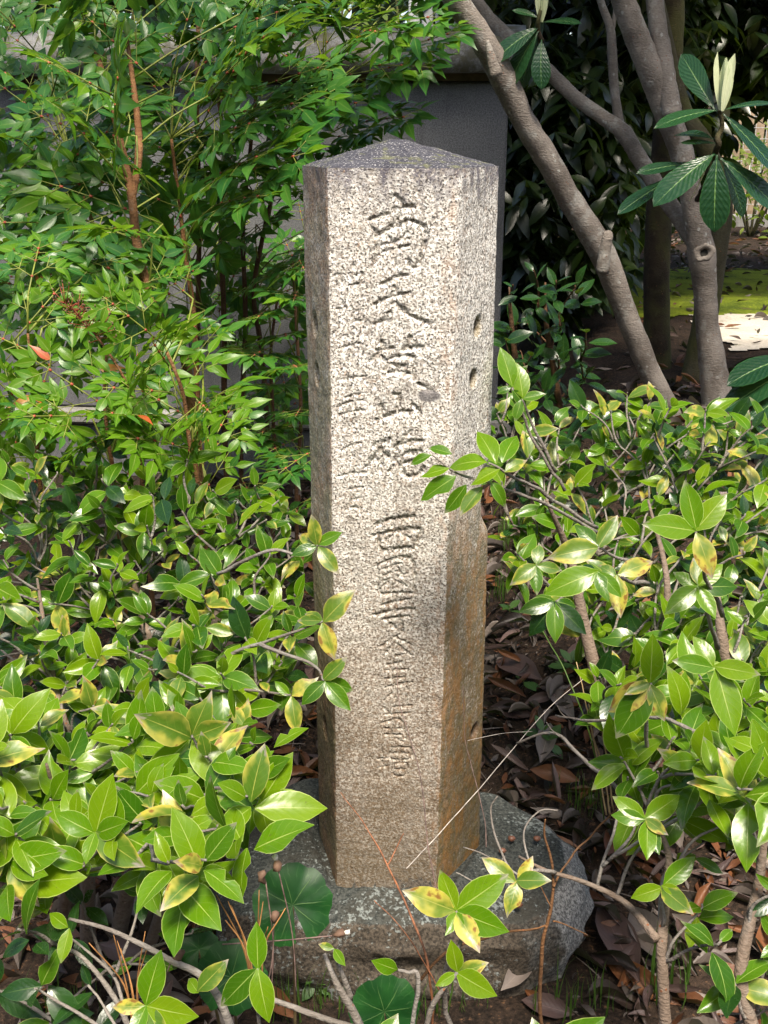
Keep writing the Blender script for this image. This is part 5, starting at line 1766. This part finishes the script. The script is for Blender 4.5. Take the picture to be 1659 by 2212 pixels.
sprig(cr, 'twig', (1503, 1148, -.50), [(1573, 1062, 'pale', .01, 1), (1392, 1128, 'pale', -.02, 0), (1480, 1036, 'pale', .02, 2), (1545, 1250, 'yel', -.03, 0)], [(1560, 1330, -.4), (1525, 1240, -.46)])
sprig(cr, 'twig', (1545, 1440, -.50), [(1590, 1592, 'pale', -.05, 2), (1642, 1455, 'pale', -.03, 0), (1455, 1425, 'cam', -.01, 0), (1500, 1370, 'pale', .02, 1)])
sprig(cr, 'twig', (1405, 1475, -.36), [(1412, 1370, 'pale', .01, 0), (1440, 1560, 'yel', -.03, 0), (1350, 1500, 'yel', -.02, 2), (1310, 1540, 'yel', -.02, 1), (1330, 1600, 'cam', -.04, 1)], [(1400, 1640, -.3), (1395, 1540, -.34)])
sprig(cr, 'twig', (1395, 1770, -.44), [(1322, 1718, 'pale', .02, 0), (1398, 1858, 'pale', -.05, 2), (1440, 1800, 'yel', -.03, 0), (1475, 1715, 'pale', .02, 1), (1425, 1845, 'cam', -.04, 0), (1320, 1760, 'cam', 0, 1)])
sprig(cr, 'twig', (1430, 1915, -.46), [(1362, 1942, 'pale', -.01, 1), (1492, 1968, 'yel', -.05, 0), (1475, 1930, 'pale', -.02, 2), (1505, 1850, 'pale', .02, 0)], [(1432, 2000, -.47)], r=.0012)
# leaf cluster held before the plinth
F0 = -.56
sprig(cr, 'twig', (985, 1968, F0), [(876, 1928, 'yel', -.02, 0), (950, 1878, 'pale', .02, 2), (1100, 1888, 'pale', .02, 0), (1092, 2012, 'pale', -.04, 1), (1030, 2050, 'yel', -.05, 1), (962, 2020, 'pale', -.03, 4)], [(1000, 2330, -.60), (960, 2120, -.60), (990, 2040, -.58)], r=.0018)
sprig(cr, 'twig', (1118, 1905, -.50), [(1182, 1900, 'yel', -.02, 1, (0, -.7, .7)), (1152, 1848, 'yel', .02, 2), (1098, 1980, 'yel', -.04, 3), (1040, 1852, 'yel', .01, 0)], [(1200, 1885, -.42), (1150, 1880, -.46)], r=.0014)
sprig(cr, 'twig', (988, 2100, -.62), [(975, 2035, 'pale', .0, 0), (1065, 2150, 'pale', -.04, 1), (1048, 2085, 'yel', -.01, 1), (940, 2130, 'pale', -.02, 2)], [(900, 2330, -.66), (930, 2180, -.64)], r=.0022)
sprig(cr, 'twig', (860, 2095, -.66), [(812, 2082, 'pale', -.02, 3)], [(870, 2330, -.68), (905, 2120, -.66), (880, 2100, -.66)], r=.0016)
cr.finish()

# low shoots along the lower edge, by the leopard plants
b3 = at(330, 2330, -.62)
lo, _ = camellia('low straggling camellia shoots beside the leopard plants', (b3.x, b3.y), [
    ([at(380, 2420, -.70), at(300, 2270, -.66), at(250, 2160, -.64), at(180, 2070, -.62), at(120, 2040, -.6)], [.005, .004, .003, .002]),
    ([at(560, 2430, -.72), at(470, 2150, -.68), at(360, 2070, -.66), at(240, 2010, -.64), at(150, 1985, -.62)], [.006, .0045, .003, .002]),
    ([at(800, 2440, -.72), at(795, 2290, -.70), at(770, 2200, -.69), at(730, 2130, -.68), at(700, 2060, -.66)], [.007, .006, .0045, .003]),
    ([at(800, 2230, -.70), at(700, 2200, -.69), at(590, 2160, -.68), at(520, 2140, -.67)], [.004, .0035, .0025])],
    [([(-30, 1990), (90, 1960), (180, 1990), (260, 2080), (240, 2240), (-30, 2250)], 82, lambda x, y: -.60, .055, (3, 4), (('dark', .7), ('cam', .3)), None),
     ([(150, 1930), (420, 1930), (440, 2120), (330, 2150), (200, 2120)], 88, lambda x, y: -.52, .055, (3, 4), (('dark', .8), ('cam', .2)), None)], 203, 160, 'twig')
sprig(lo, 'twig', (150, 2003, -.63), [(100, 1972, 'pale', .01, 1), (130, 2082, 'pale', -.03, 2), (85, 2010, 'dark', .02, 0)])
sprig(lo, 'twig', (557, 2092, -.74), [(552, 1992, 'pale', .02, 0), (577, 2215, 'pale', -.04, 1), (470, 2180, 'cam', -.02, 0)], [(570, 2430, -.76), (560, 2180, -.75)], r=.0014)
sprig(lo, 'twig', (430, 2142, -.72), [(488, 2076, 'yel', .01, 0), (400, 2110, 'pale', .02, 1)])
sprig(lo, 'twig', (315, 2172, -.70), [(340, 2058, 'pale', .02, 1), (238, 2178, 'yel', -.01, 0), (280, 2250, 'pale', -.04, 0), (350, 2260, 'yel', -.04, 3), (420, 2200, 'pale', -.02, 1)])
sprig(lo, 'twig', (722, 2052, -.68), [(686, 2040, 'yel', 0, 0), (744, 2086, 'pale', -.02, 0)], [(755, 2160, -.68), (735, 2090, -.68)], r=.0018)
sprig(lo, 'twig', (800, 2300, -.76), [(890, 2225, 'pale', .02, 0), (700, 2230, 'pale', .0, 1), (860, 2190, 'cam', .03, 1)])
sprig(lo, 'twig', (1180, 2290, -.70), [(1310, 2200, 'cam', .02, 0), (1150, 2200, 'cam', .02, 1), (1270, 2260, 'cam', -.02, 0)])
lo.finish()

# shaded camellia just behind the pillar
b4 = at(1180, 900, .95)
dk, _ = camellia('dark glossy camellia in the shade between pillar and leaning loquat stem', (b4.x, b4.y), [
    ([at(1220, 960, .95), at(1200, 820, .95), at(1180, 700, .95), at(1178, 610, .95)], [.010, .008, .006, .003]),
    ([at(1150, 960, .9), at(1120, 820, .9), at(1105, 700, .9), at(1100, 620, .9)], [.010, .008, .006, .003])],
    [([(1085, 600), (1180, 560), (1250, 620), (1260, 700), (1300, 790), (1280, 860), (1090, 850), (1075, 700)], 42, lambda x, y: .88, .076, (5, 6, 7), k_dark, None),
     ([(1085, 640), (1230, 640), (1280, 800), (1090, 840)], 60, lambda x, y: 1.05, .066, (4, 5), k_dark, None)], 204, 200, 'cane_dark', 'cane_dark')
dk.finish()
# shaded undergrowth of camellia seedlings behind the hedge and the pillar foot

# ------------------------------------------------------------------ leopard plants
def round_leaf(pl, c, nrm, r, notch, seed, petiole_to):
    rg = random.Random(seed)
    Mx = frame_x(notch, nrm)
    nr, na = 6, 44
    v, uv, q = [], [], []
    for k in range(nr + 1):
        t = k / nr
        for i in range(na + 1):
            a = 2 * math.pi * i / na
            gapw = 0.16
            aa = gapw + (2 * math.pi - 2 * gapw) * i / na
            lobes = 1 + .035 * math.sin(aa * 9 + seed) + .02 * math.sin(aa * 17)
            edge = min(1, .55 + 1.1 * min(aa, 2 * math.pi - aa) ** .6)
            rr = r * t * lobes * edge
            zz = .10 * r * t * t * math.sin(aa * 4 + seed) * .5 + .10 * r * t - .12 * r * t ** 3
            zz += .012 * r * math.cos(aa * 9) * t
            v.append(Vector(c) + Mx @ Vector((rr * math.cos(aa), rr * math.sin(aa), zz)))
            uv.append((t, i / na))
    n1 = na + 1
    for k in range(nr):
        for i in range(na):
            q.append((k * n1 + i, (k + 1) * n1 + i, (k + 1) * n1 + i + 1, k * n1 + i + 1))
    me = np_mesh('leaf', np.array([tuple(p) for p in v]), q, [M['leopard']], np.array(uv))
    link_mesh('leaf', me, pl.root)
    pl.stem('petiole', 'rachis_petiole', [Vector(petiole_to), Vector(petiole_to).lerp(Vector(c), .5) + Vector((0, .02, .02)), Vector(c) + Vector((0, 0, -.003))], [.003, .0025, .002], 6, .1)


def leopard_mat():
    n = N('leopard_leaf')
    uv = n.sep(n.coord('UV'))
    c = n.coord('Object')
    t = uv[0]
    a = n.math('ADD', uv[1], n.math('MULTIPLY', n.math('SUBTRACT', n.noise(c, 16, 2), .5), .075))
    base = n.mix(n.step(n.noise(c, 30, 3), .3, .7), (0.004, 0.034, 0.007), (0.011, 0.062, 0.012))
    f = n.math('ABSOLUTE', n.math('SUBTRACT', n.math('FRACT', n.math('MULTIPLY', a, 7.0)), .5))
    w = n.math('DIVIDE', .022, n.math('ADD', t, .12))
    vein = n.math('SUBTRACT', 1, n.step(f, n.math('MULTIPLY', w, .4), w))
    vein = n.math('MULTIPLY', vein, n.step(t, .95, .55))
    br = n.math('ABSOLUTE', n.math('SUBTRACT', n.math('FRACT', n.math('ADD', n.math('MULTIPLY', a, 21.0), n.math('MULTIPLY', n.noise(c, 70, 3), 1.1))), .5))
    v2 = n.math('MULTIPLY', n.math('SUBTRACT', 1, n.step(br, .015, .05)), n.step(t, .5, .75))
    col = n.mix(n.math('MULTIPLY', vein, n.step(t, 1.0, .2, .1, .55)), base, (0.11, 0.20, 0.06))
    col = n.mix(n.math('MULTIPLY', v2, .22), col, (0.10, 0.20, 0.07))
    sh = n.principled(col, .45, .22, n.bump(n.math('ADD', vein, n.math('MULTIPLY', n.noise(c, 90, 2), .6)), .3, .001))
    return n.finish(n.translucent(sh, (0.10, 0.30, 0.05), .12))


M['leopard'] = leopard_mat()
M['rachis_petiole'] = plain('leaf_petiole', (0.10, 0.075, 0.035), .6)
for i, (px, py, Y, rpx, nx, lab) in enumerate(((632, 1955, -.50, 86, (.35, -.5, -.9), 'leopard plant with one big round leaf lying against the plinth stone'),
                                              (500, 2110, -.56, 76, (-.2, -.6, -.8), 'leopard plant leaf half hidden behind dry seed stalks and camellia shoots'),
                                              (830, 2185, -.56, 78, (.25, -.3, -1), 'leopard plant with a round leaf at the foot of the plinth under bare twigs'))):
    c = at(px, py, Y)
    rr = rpx / FPX * (c - CAM).dot(FW)
    b = Vector((c.x - .03, c.y + .08, 0))
    b.z = gz(b.x, b.y)
    pl = Plant('leopard_plant', b, lab, 'plant', 'leopard plants at the plinth', 10, seed=i)
    round_leaf(pl, c, (CAM - c).normalized() + Vector((0, 0, .35)), rr, nx, i * 3 + 1, b)
    if i == 1:
        c2 = at(590, 2020, -.52)
        round_leaf(pl, at(430, 2050, -.5), (CAM - c2).normalized() + Vector((0, .2, .2)), rr * .6, (.2, -.6, -.8), 9, b)
    pl.finish()

# ------------------------------------------------------------------ dry stalks, bare twigs
def loose_twig(name, mat, paths, label, cat, group=None, rough=.3):
    p0 = paths[0][0][0]
    root = empty(name, p0, label, cat, group)
    for i, (pts, r) in enumerate(paths):
        sp = spline(pts, 7)
        mb = MB()
        mb.tube(sp, interp(list(r), len(sp)), 6, rough, i)
        mb.build('stem' if i == 0 else 'side_twig', M[mat], root)
    return root


def pp(*l):
    return [at(*q) for q in l]


loose_twig('bleached_twig', 'white_twig', [(pp((1296, 1438, .12), (1185, 1530, .05), (1052, 1684, -.1), (956, 1792, -.22), (878, 1876, -.32)), (.0005, .0006, .0008, .0007)),
                                           (pp((1150, 1580, .03), (1085, 1585, -.02), (1010, 1600, -.06)), (.0006, .0004))], 'long straight bleached twig leaning across the pillar foot', 'twig')
loose_twig('red_twig', 'red_twig', [(pp((938, 2260, -.52), (925, 2080, -.5), (880, 1960, -.44), (838, 1868, -.38), (790, 1785, -.33), (736, 1712, -.28)), (.0019, .0018, .0015, .0011, .0006)),
                                    (pp((838, 1868, -.38), (855, 1835, -.36), (872, 1800, -.35)), (.0013, .0008)),
                                    (pp((960, 2160, -.52), (900, 2050, -.5), (850, 1985, -.48), (808, 1945, -.46)), (.0010, .0007))], 'slender reddish twig rising before the pillar with one fork', 'twig')
loose_twig('brown_twig', 'twig_brown', [(pp((1172, 2290, -.42), (1168, 2120, -.42), (1180, 2000, -.41), (1196, 1920, -.40), (1180, 1800, -.38), (1178, 1770, -.38)), (.0032, .0030, .0025, .0018, .0010)),
                                        (pp((1196, 1915, -.40), (1225, 1860, -.32), (1290, 1790, -.22), (1340, 1740, -.15)), (.0018, .0012)),
                                        (pp((900, 2120, -.46), (960, 2060, -.44), (1060, 2020, -.42), (1180, 1998, -.41)), (.0026, .0022, .0014)),
                                        (pp((1195, 1990, -.41), (1225, 2000, -.40), (1270, 2020, -.39)), (.0013, .0008)),
                                        (pp((1190, 1960, -.41), (1160, 1900, -.38), (1130, 1870, -.36)), (.0011, .0006))], 'brown branching twig standing before the pale flank of the plinth', 'twig')
loose_twig('lichened_twig', 'twig', [(pp((1450, 1850, -.36), (1395, 1790, -.32), (1320, 1690, -.26), (1270, 1650, -.22), (1200, 1585, -.16), (1116, 1606, -.14)), (.0036, .0034, .0032, .0028, .0018)),
                                     (pp((1210, 1592, -.17), (1190, 1575, -.16), (1180, 1560, -.16)), (.0012, .0008))], 'grey lichened bare branch reaching out of the camellia towards the pillar', 'twig')
loose_twig('lichened_twig', 'twig', [(pp((1500, 1580, -.34), (1440, 1552, -.30), (1360, 1550, -.26), (1260, 1558, -.2), (1200, 1545, -.16)), (.0032, .0028, .0024, .0014)),
                                     (pp((1225, 1552, -.17), (1212, 1540, -.17), (1204, 1525, -.17)), (.0011, .0007))], 'second grey bare branch, the upper and straighter of the pair', 'twig')
loose_twig('curled_twig', 'twig', [(pp((1130, 1900, -.44), (1095, 1870, -.42), (1060, 1760, -.36), (1075, 1720, -.35)), (.002, .0016, .001)),
                                   (pp((1105, 1880, -.42), (1050, 1850, -.40), (1000, 1830, -.38)), (.0013, .0008)),
                                   (pp((1090, 1850, -.41), (1040, 1905, -.42), (985, 1885, -.42)), (.0014, .0009)),
                                   (pp((1150, 1880, -.44), (1130, 1800, -.4), (1165, 1752, -.38), (1205, 1750, -.38)), (.0016, .0012, .0008))], 'small grey crooked twigs behind the leaf cluster on the plinth', 'twig')
loose_twig('dry_stalk', 'purple_twig', [(pp((945, 1930, -.3), (925, 1830, -.27), (910, 1690, -.22), (885, 1590, -.18), (862, 1520, -.15), (857, 1440, -.12)), (.0011, .0010, .0008, .0005))], 'thin dry vine hanging down the carved face of the pillar', 'stalk', 'dry vines on the pillar')
loose_twig('dry_stalk', 'purple_twig', [(pp((1050, 1830, -.1), (1045, 1760, -.06), (1018, 1650, .0), (1004, 1590, .02), (1000, 1480, .03)), (.0010, .0009, .0007, .0004))], 'thin dry vine hanging down the ochre flank of the pillar', 'stalk', 'dry vines on the pillar')
for k, (lst, lab) in enumerate(((((1310, 1760, .0), (1290, 1640, .02), (1270, 1540, .03), (1245, 1430, .04)), 'tallest straw stalk standing in the litter between pillar and camellia'), (((1325, 1750, .0), (1312, 1650, .0), (1300, 1560, .0), (1292, 1480, .0)), 'straw stalk touching the camellia stem by the pillar'),
                              (((1318, 1765, -.02), (1302, 1660, -.02), (1280, 1580, -.02), (1272, 1520, -.02)), 'short straw stalk in the litter bunch behind the plinth'), (((1305, 1770, .02), (1278, 1600, .04), (1220, 1450, .1), (1150, 1330, .2), (1075, 1230, .28)), 'long green-grey grass stalk arching up towards the pillar flank'))):
    loose_twig('straw_stalk', 'straw' if k < 3 else 'grass', [(pp(*lst), (.0015, .0013, .0008))], lab, 'stalk', 'straw stalks behind the plinth')
# seed heads and dry flower stalks by the leopard plants
for k, (foot, top, lab) in enumerate((((640, 2150, -.62), (601, 1878, -.60), 'tallest dry seed stalk with a white tuft over the round leaf'), ((585, 2160, -.64), (574, 1905, -.62), 'dark dry seed head standing next to the white tufted one'),
                                       ((560, 2180, -.66), (592, 1990, -.64), 'short bent seed head under the two tall ones'), ((480, 2040, -.60), (722, 2021, -.58), 'seed stalk lying flat across the plinth face'), ((300, 2200, -.66), (372, 2070, -.66), 'fluffy seed head low among the camellia shoots'))):
    a, b = at(*foot), at(*top)
    root = empty('seed_stalk', a, lab, 'stalk', 'dry seed stalks')
    mb = MB()
    mb.tube(spline([a, a.lerp(b, .5) + Vector((.006, 0, 0)), b], 6), [.0009] * 13, 6, .1)
    mb.build('stem', M['purple_twig'], root)
    d = (b - a).normalized()
    mb = MB()
    mb.tube([b - d * .002, b + d * .003, b + d * .009, b + d * .013], [.0015, .0050, .0055, .003], 9, .5, k)
    mb.build('seed_head', M['seed'], root)
    if k in (0, 3):
        mb = MB()
        mb.tube([b + d * .010, b + d * .014, b + d * .018, b + d * .020], [.0016, .0032, .0036, .0012], 9, .5, k)
        mb.build('fluff', M['fluff'], root)
# straw tuft
rgt = random.Random(3)
for tx, ty, Y, n, h, lab in ((560, 2120, -.66, 9, 170, 'rust-coloured dry grass tuft before the big round leaf'), (300, 2180, -.62, 7, 130, 'rust-coloured dry grass tuft among the low camellia shoots')):
    root = empty('dry_grass_tuft', at(tx, ty + 60, Y), lab, 'dry grass', 'dry grass tufts')
    for k in range(n):
        a = rgt.uniform(-1, 1)
        mb = MB()
        mb.tube(spline(pp((tx + a * 10, ty + 60, Y), (tx + a * 22 - 12, ty - h * .4, Y + rgt.uniform(-.02, .02)), (tx + a * 70 - 26 + rgt.uniform(-20, 20), ty - h * rgt.uniform(.6, 1.3), Y + rgt.uniform(-.04, .04))), 5), [.0012] * 6 + [.0009] * 4 + [.0004], 4)
        mb.build('blade', M['straw_red'], root)

# ------------------------------------------------------------------ leaf litter, nuts, grass
rgd = random.Random(55)
litter = []
def dead_at(x, y, size, t=None, lift=0.0, tilt=.35):
    z = gz(x, y) + .006 + lift
    a = rgd.uniform(0, 6.283)
    d = Vector((math.cos(a), math.sin(a), rgd.uniform(-tilt, tilt)))
    return (t or rgd.choice(TB['dead']), leaf_M(Vector((x, y, z)), d, (rgd.uniform(-.7, .7), rgd.uniform(-.7, .7), 1), size))
def on_base(x, y):
    return ((x - .02) / .36) ** 2 + ((y - .02) / .42) ** 2 < .9
n = 0
while n < 5200:
    x, y = rgd.uniform(-1.3, 1.9), rgd.uniform(-.95, 2.6)
    if rgd.random() > .6 + .4 * (y < 1.0):
        continue
    if on_base(x, y):
        continue
    litter.append(dead_at(x, y, rgd.uniform(.045, .12), lift=rgd.random() ** 2 * .03))
    n += 1
for _ in range(2600):
    x, y = rgd.uniform(.3, 6), rgd.uniform(2.4, 11.4)
    if lawn_y0 < y < lawn_y1 and rgd.random() < .97: continue
    if 3.4 < y < lawn_y0 and rgd.random() < .92: continue
    litter.append(dead_at(x, y, rgd.uniform(.06, .13), lift=rgd.random() ** 2 * .03))
near, cells = [], {}
for it in sorted(litter, key=lambda e: (e[1].translation - CAM).length):
    q = project(it[1] @ Vector((.5, 0, 0)))
    if q is None or not (0 < q[0] < 1659 and 0 < q[1] < 2212):
        continue
    if (q[0] < 640 and 1050 < q[1] < 1850) or (q[0] > 1350 and 900 < q[1] < 1600) or q[1] < 480:
        continue
    key = (int(q[0] // 14), int(q[1] // 14))
    cells[key] = cells.get(key, 0) + 1
    near.append((it[1].to_scale().x / q[2] - .01 * (cells[key] - 1), it))
near.sort(key=lambda e: -e[0])
near = [it for _, it in near[:280]]
for t_, m_t in near:
    link_mesh('dead_leaf', tmesh(t_), ground, m_t)
ids = set(id(it) for it in near)
litter = [it for it in litter if id(it) not in ids]
for _ in range(7000):
    x, y = rgd.uniform(-1.3, 1.9), rgd.uniform(-.95, 2.4)
    if not on_base(x, y):
        litter.append(dead_at(x, y, rgd.uniform(.010, .028), lift=rgd.random() * .012, tilt=.5))
for _ in range(260):
    x, y = rgd.uniform(1.0, 2.6), rgd.uniform(3.4, 7.2)
    litter.append(dead_at(x, y, rgd.uniform(.04, .10), lift=.012))
for _ in range(900):                    # bits of fallen twig
    x, y = rgd.uniform(-1.3, 1.9), rgd.uniform(-.95, 2.4)
    if not on_base(x, y):
        t_, m_t = dead_at(x, y, rgd.uniform(.04, .12), TB['stick'][0], lift=rgd.random() * .02, tilt=.2)
        litter.append((t_, m_t))
o = join_leaves('leaf_litter', litter, None, rgd)
tag(o, 'carpet of dry brown and purple-grey fallen leaves on the soil', 'leaf litter', kind='stuff')


def dead_leaf(px, py, tx, ty, mt, idx, lab, lift=.02, up=(0, -.6, .8)):
    a, b = on_ground(px, py), on_ground(tx, ty)
    a.z += lift
    b.z += lift * 1.3
    t = leaf_template('dead_leaf', mt, 'dead', (.36, .32, .40, .30)[idx % 4], 10, 4, .2 - .12 * (idx % 3), .12, .4 - .3 * (idx % 3), .04, None, curl=.5, seed=idx)
    o = link_mesh('dead_leaf', tmesh(t), None, leaf_M(a, b - a, up, (b - a).length))
    tag(o, lab, 'dead leaf', 'large fallen leaves')


for i, d in enumerate((
    (1338, 1905, 1318, 1790, 'dead_b', 'large rust-red fallen leaf leaning beside the pale flank of the plinth'),
    (1378, 2150, 1285, 1965, 'dead_a', 'long narrow purplish fallen leaf pointing up to the plinth corner'),
    (1440, 2130, 1355, 1990, 'dead_c', 'grey-brown fallen leaf overlapped by the long purplish one'),
    (1300, 2090, 1470, 2190, 'dead_b', 'orange-brown fallen leaf lying flat in front of the camellia stem'),
    (1170, 1490, 1060, 1440, 'dead_a', 'dark purple fallen leaf touching the ochre flank of the pillar'),
    (1165, 1680, 1190, 1590, 'dead_c', 'curled pinkish-grey fallen leaf standing up near the straw stalks'),
    (1060, 1540, 1150, 1560, 'dead_a', 'broad plum-brown fallen leaf lying behind the plinth'),
    (1240, 1580, 1180, 1500, 'dead_c', 'pale tan fallen leaf beneath the bleached twig'),
    (1250, 1720, 1140, 1700, 'dead_b', 'chestnut fallen leaf at the rear rim of the plinth'),
    (1450, 1990, 1560, 2090, 'dead_c', 'pale pinkish fallen leaf behind the leaning camellia stem'),
    (1470, 1860, 1420, 1770, 'dead_c', 'broad tan fallen leaf under the drooping camellia cluster'),
    (1560, 1790, 1480, 1700, 'dead_a', 'brown fallen leaf lit pale among the far camellia stems'),
    (200, 1990, 150, 1900, 'dead_b', 'orange-brown fallen leaf beneath the yellow camellia leaf'),
    (300, 2010, 250, 1900, 'dead_c', 'grey fallen leaf under the hedge by the low dark shoots'),
    (220, 2080, 330, 2120, 'dead_a', 'dull purple fallen leaf beside the low camellia shoots'),
    (140, 2120, 60, 2170, 'dead_c', 'ash-grey curled fallen leaf near the low camellia shoots'),
    (640, 2230, 560, 2160, 'dead_b', 'rusty fallen leaf beneath the bare grey twigs'),
    (1080, 2180, 1160, 2110, 'dead_c', 'long grey-brown fallen leaf along the lower plinth edge'),
    (1240, 2210, 1120, 2180, 'dead_a', 'dark purplish fallen leaf below the brown twig'),
    (1230, 1330, 1120, 1350, 'dead_b', 'reddish fallen leaf in the shade behind the camellia stem'))):
    dead_leaf(*d[:5], i, d[5], .02 + .012 * (i % 3))

for i, (px, py, lab) in enumerate(((1085, 1838, 'brown nut lying by the pillar foot on the plinth'), (1105, 1812, 'smaller dark nut behind the first one on the plinth'), (1160, 1812, 'reddish nut alone on the mossy plinth top'), (1120, 1955, 'round nut half hidden by the spotted yellow leaf'))):
    p = on_z(px, py, .004)
    mb = MB()
    mb.tube([p + Vector((-.007, 0, 0)), p + Vector((-.006, 0, .001)), p, p + Vector((.005, .001, .001)), p + Vector((.008, .001, 0))], [.001, .0048, .0062, .0045, .001], 10, .1, i)
    tag(mb.build('fallen_nut', M['nut']), lab, 'nut', 'fallen nuts on the plinth')

blades = []
for (px, py, n, sp, hh) in ((1270, 1750, 60, 60, .07), (1340, 1700, 30, 40, .08), (1250, 2190, 26, 90, .09), (930, 2195, 40, 110, .08), (620, 2195, 30, 60, .08), (1440, 2160, 22, 60, .13), (140, 2200, 26, 90, .10), (700, 2180, 26, 60, .08), (1110, 1180, 60, 40, .10), (1080, 1290, 30, 20, .08)):
    for _ in range(n):
        p = on_ground(px + rgd.gauss(0, sp * .5), py + rgd.gauss(0, 14))
        a = rgd.uniform(0, 6.283)
        blades.append((rgd.choice(TB['blade']), leaf_M(p, (math.cos(a) * .45, math.sin(a) * .45, 1), (math.cos(a), math.sin(a), .3), hh * rgd.uniform(.6, 1.5))))
o = join_leaves('grass', blades, None, rgd)
tag(o, 'thin green grass blades growing through the leaf litter', 'grass', kind='stuff')

# small herbs in the litter
for k, (px, py, n, s, lab) in enumerate(((1130, 1480, 6, .05, 'little green herb in the litter close behind the pillar flank'), (1185, 1610, 5, .045, 'little green herb beneath the bleached twig'), (1170, 1590, 6, .05, 'leafy green seedling next to the straw stalks'),
                                         (680, 2130, 8, .035, 'grey-green rosette herb at the foot of the plinth front'), (620, 1520, 8, .03, 'tiny pale seedling in the dark gap beside the pillar'), (1230, 1440, 7, .06, 'dark seedling against the camellia stem'), (1100, 1320, 6, .05, 'small seedling by the pillar edge in shade'))):
    p = on_ground(px, py + 25)
    pl = Plant('seedling', p, lab, 'seedling', 'seedlings in the leaf litter', 60, seed=k)
    t = p + Vector((0, 0, .05))
    pl.stem('stem', 'rachis_petiole', [p, t], [.0015, .001], 5, .1)
    pl.rosette((('herb', 1.0),), t, Vector((0, -.3, 1)), n, s, 45, 90, .004)
    pl.finish()
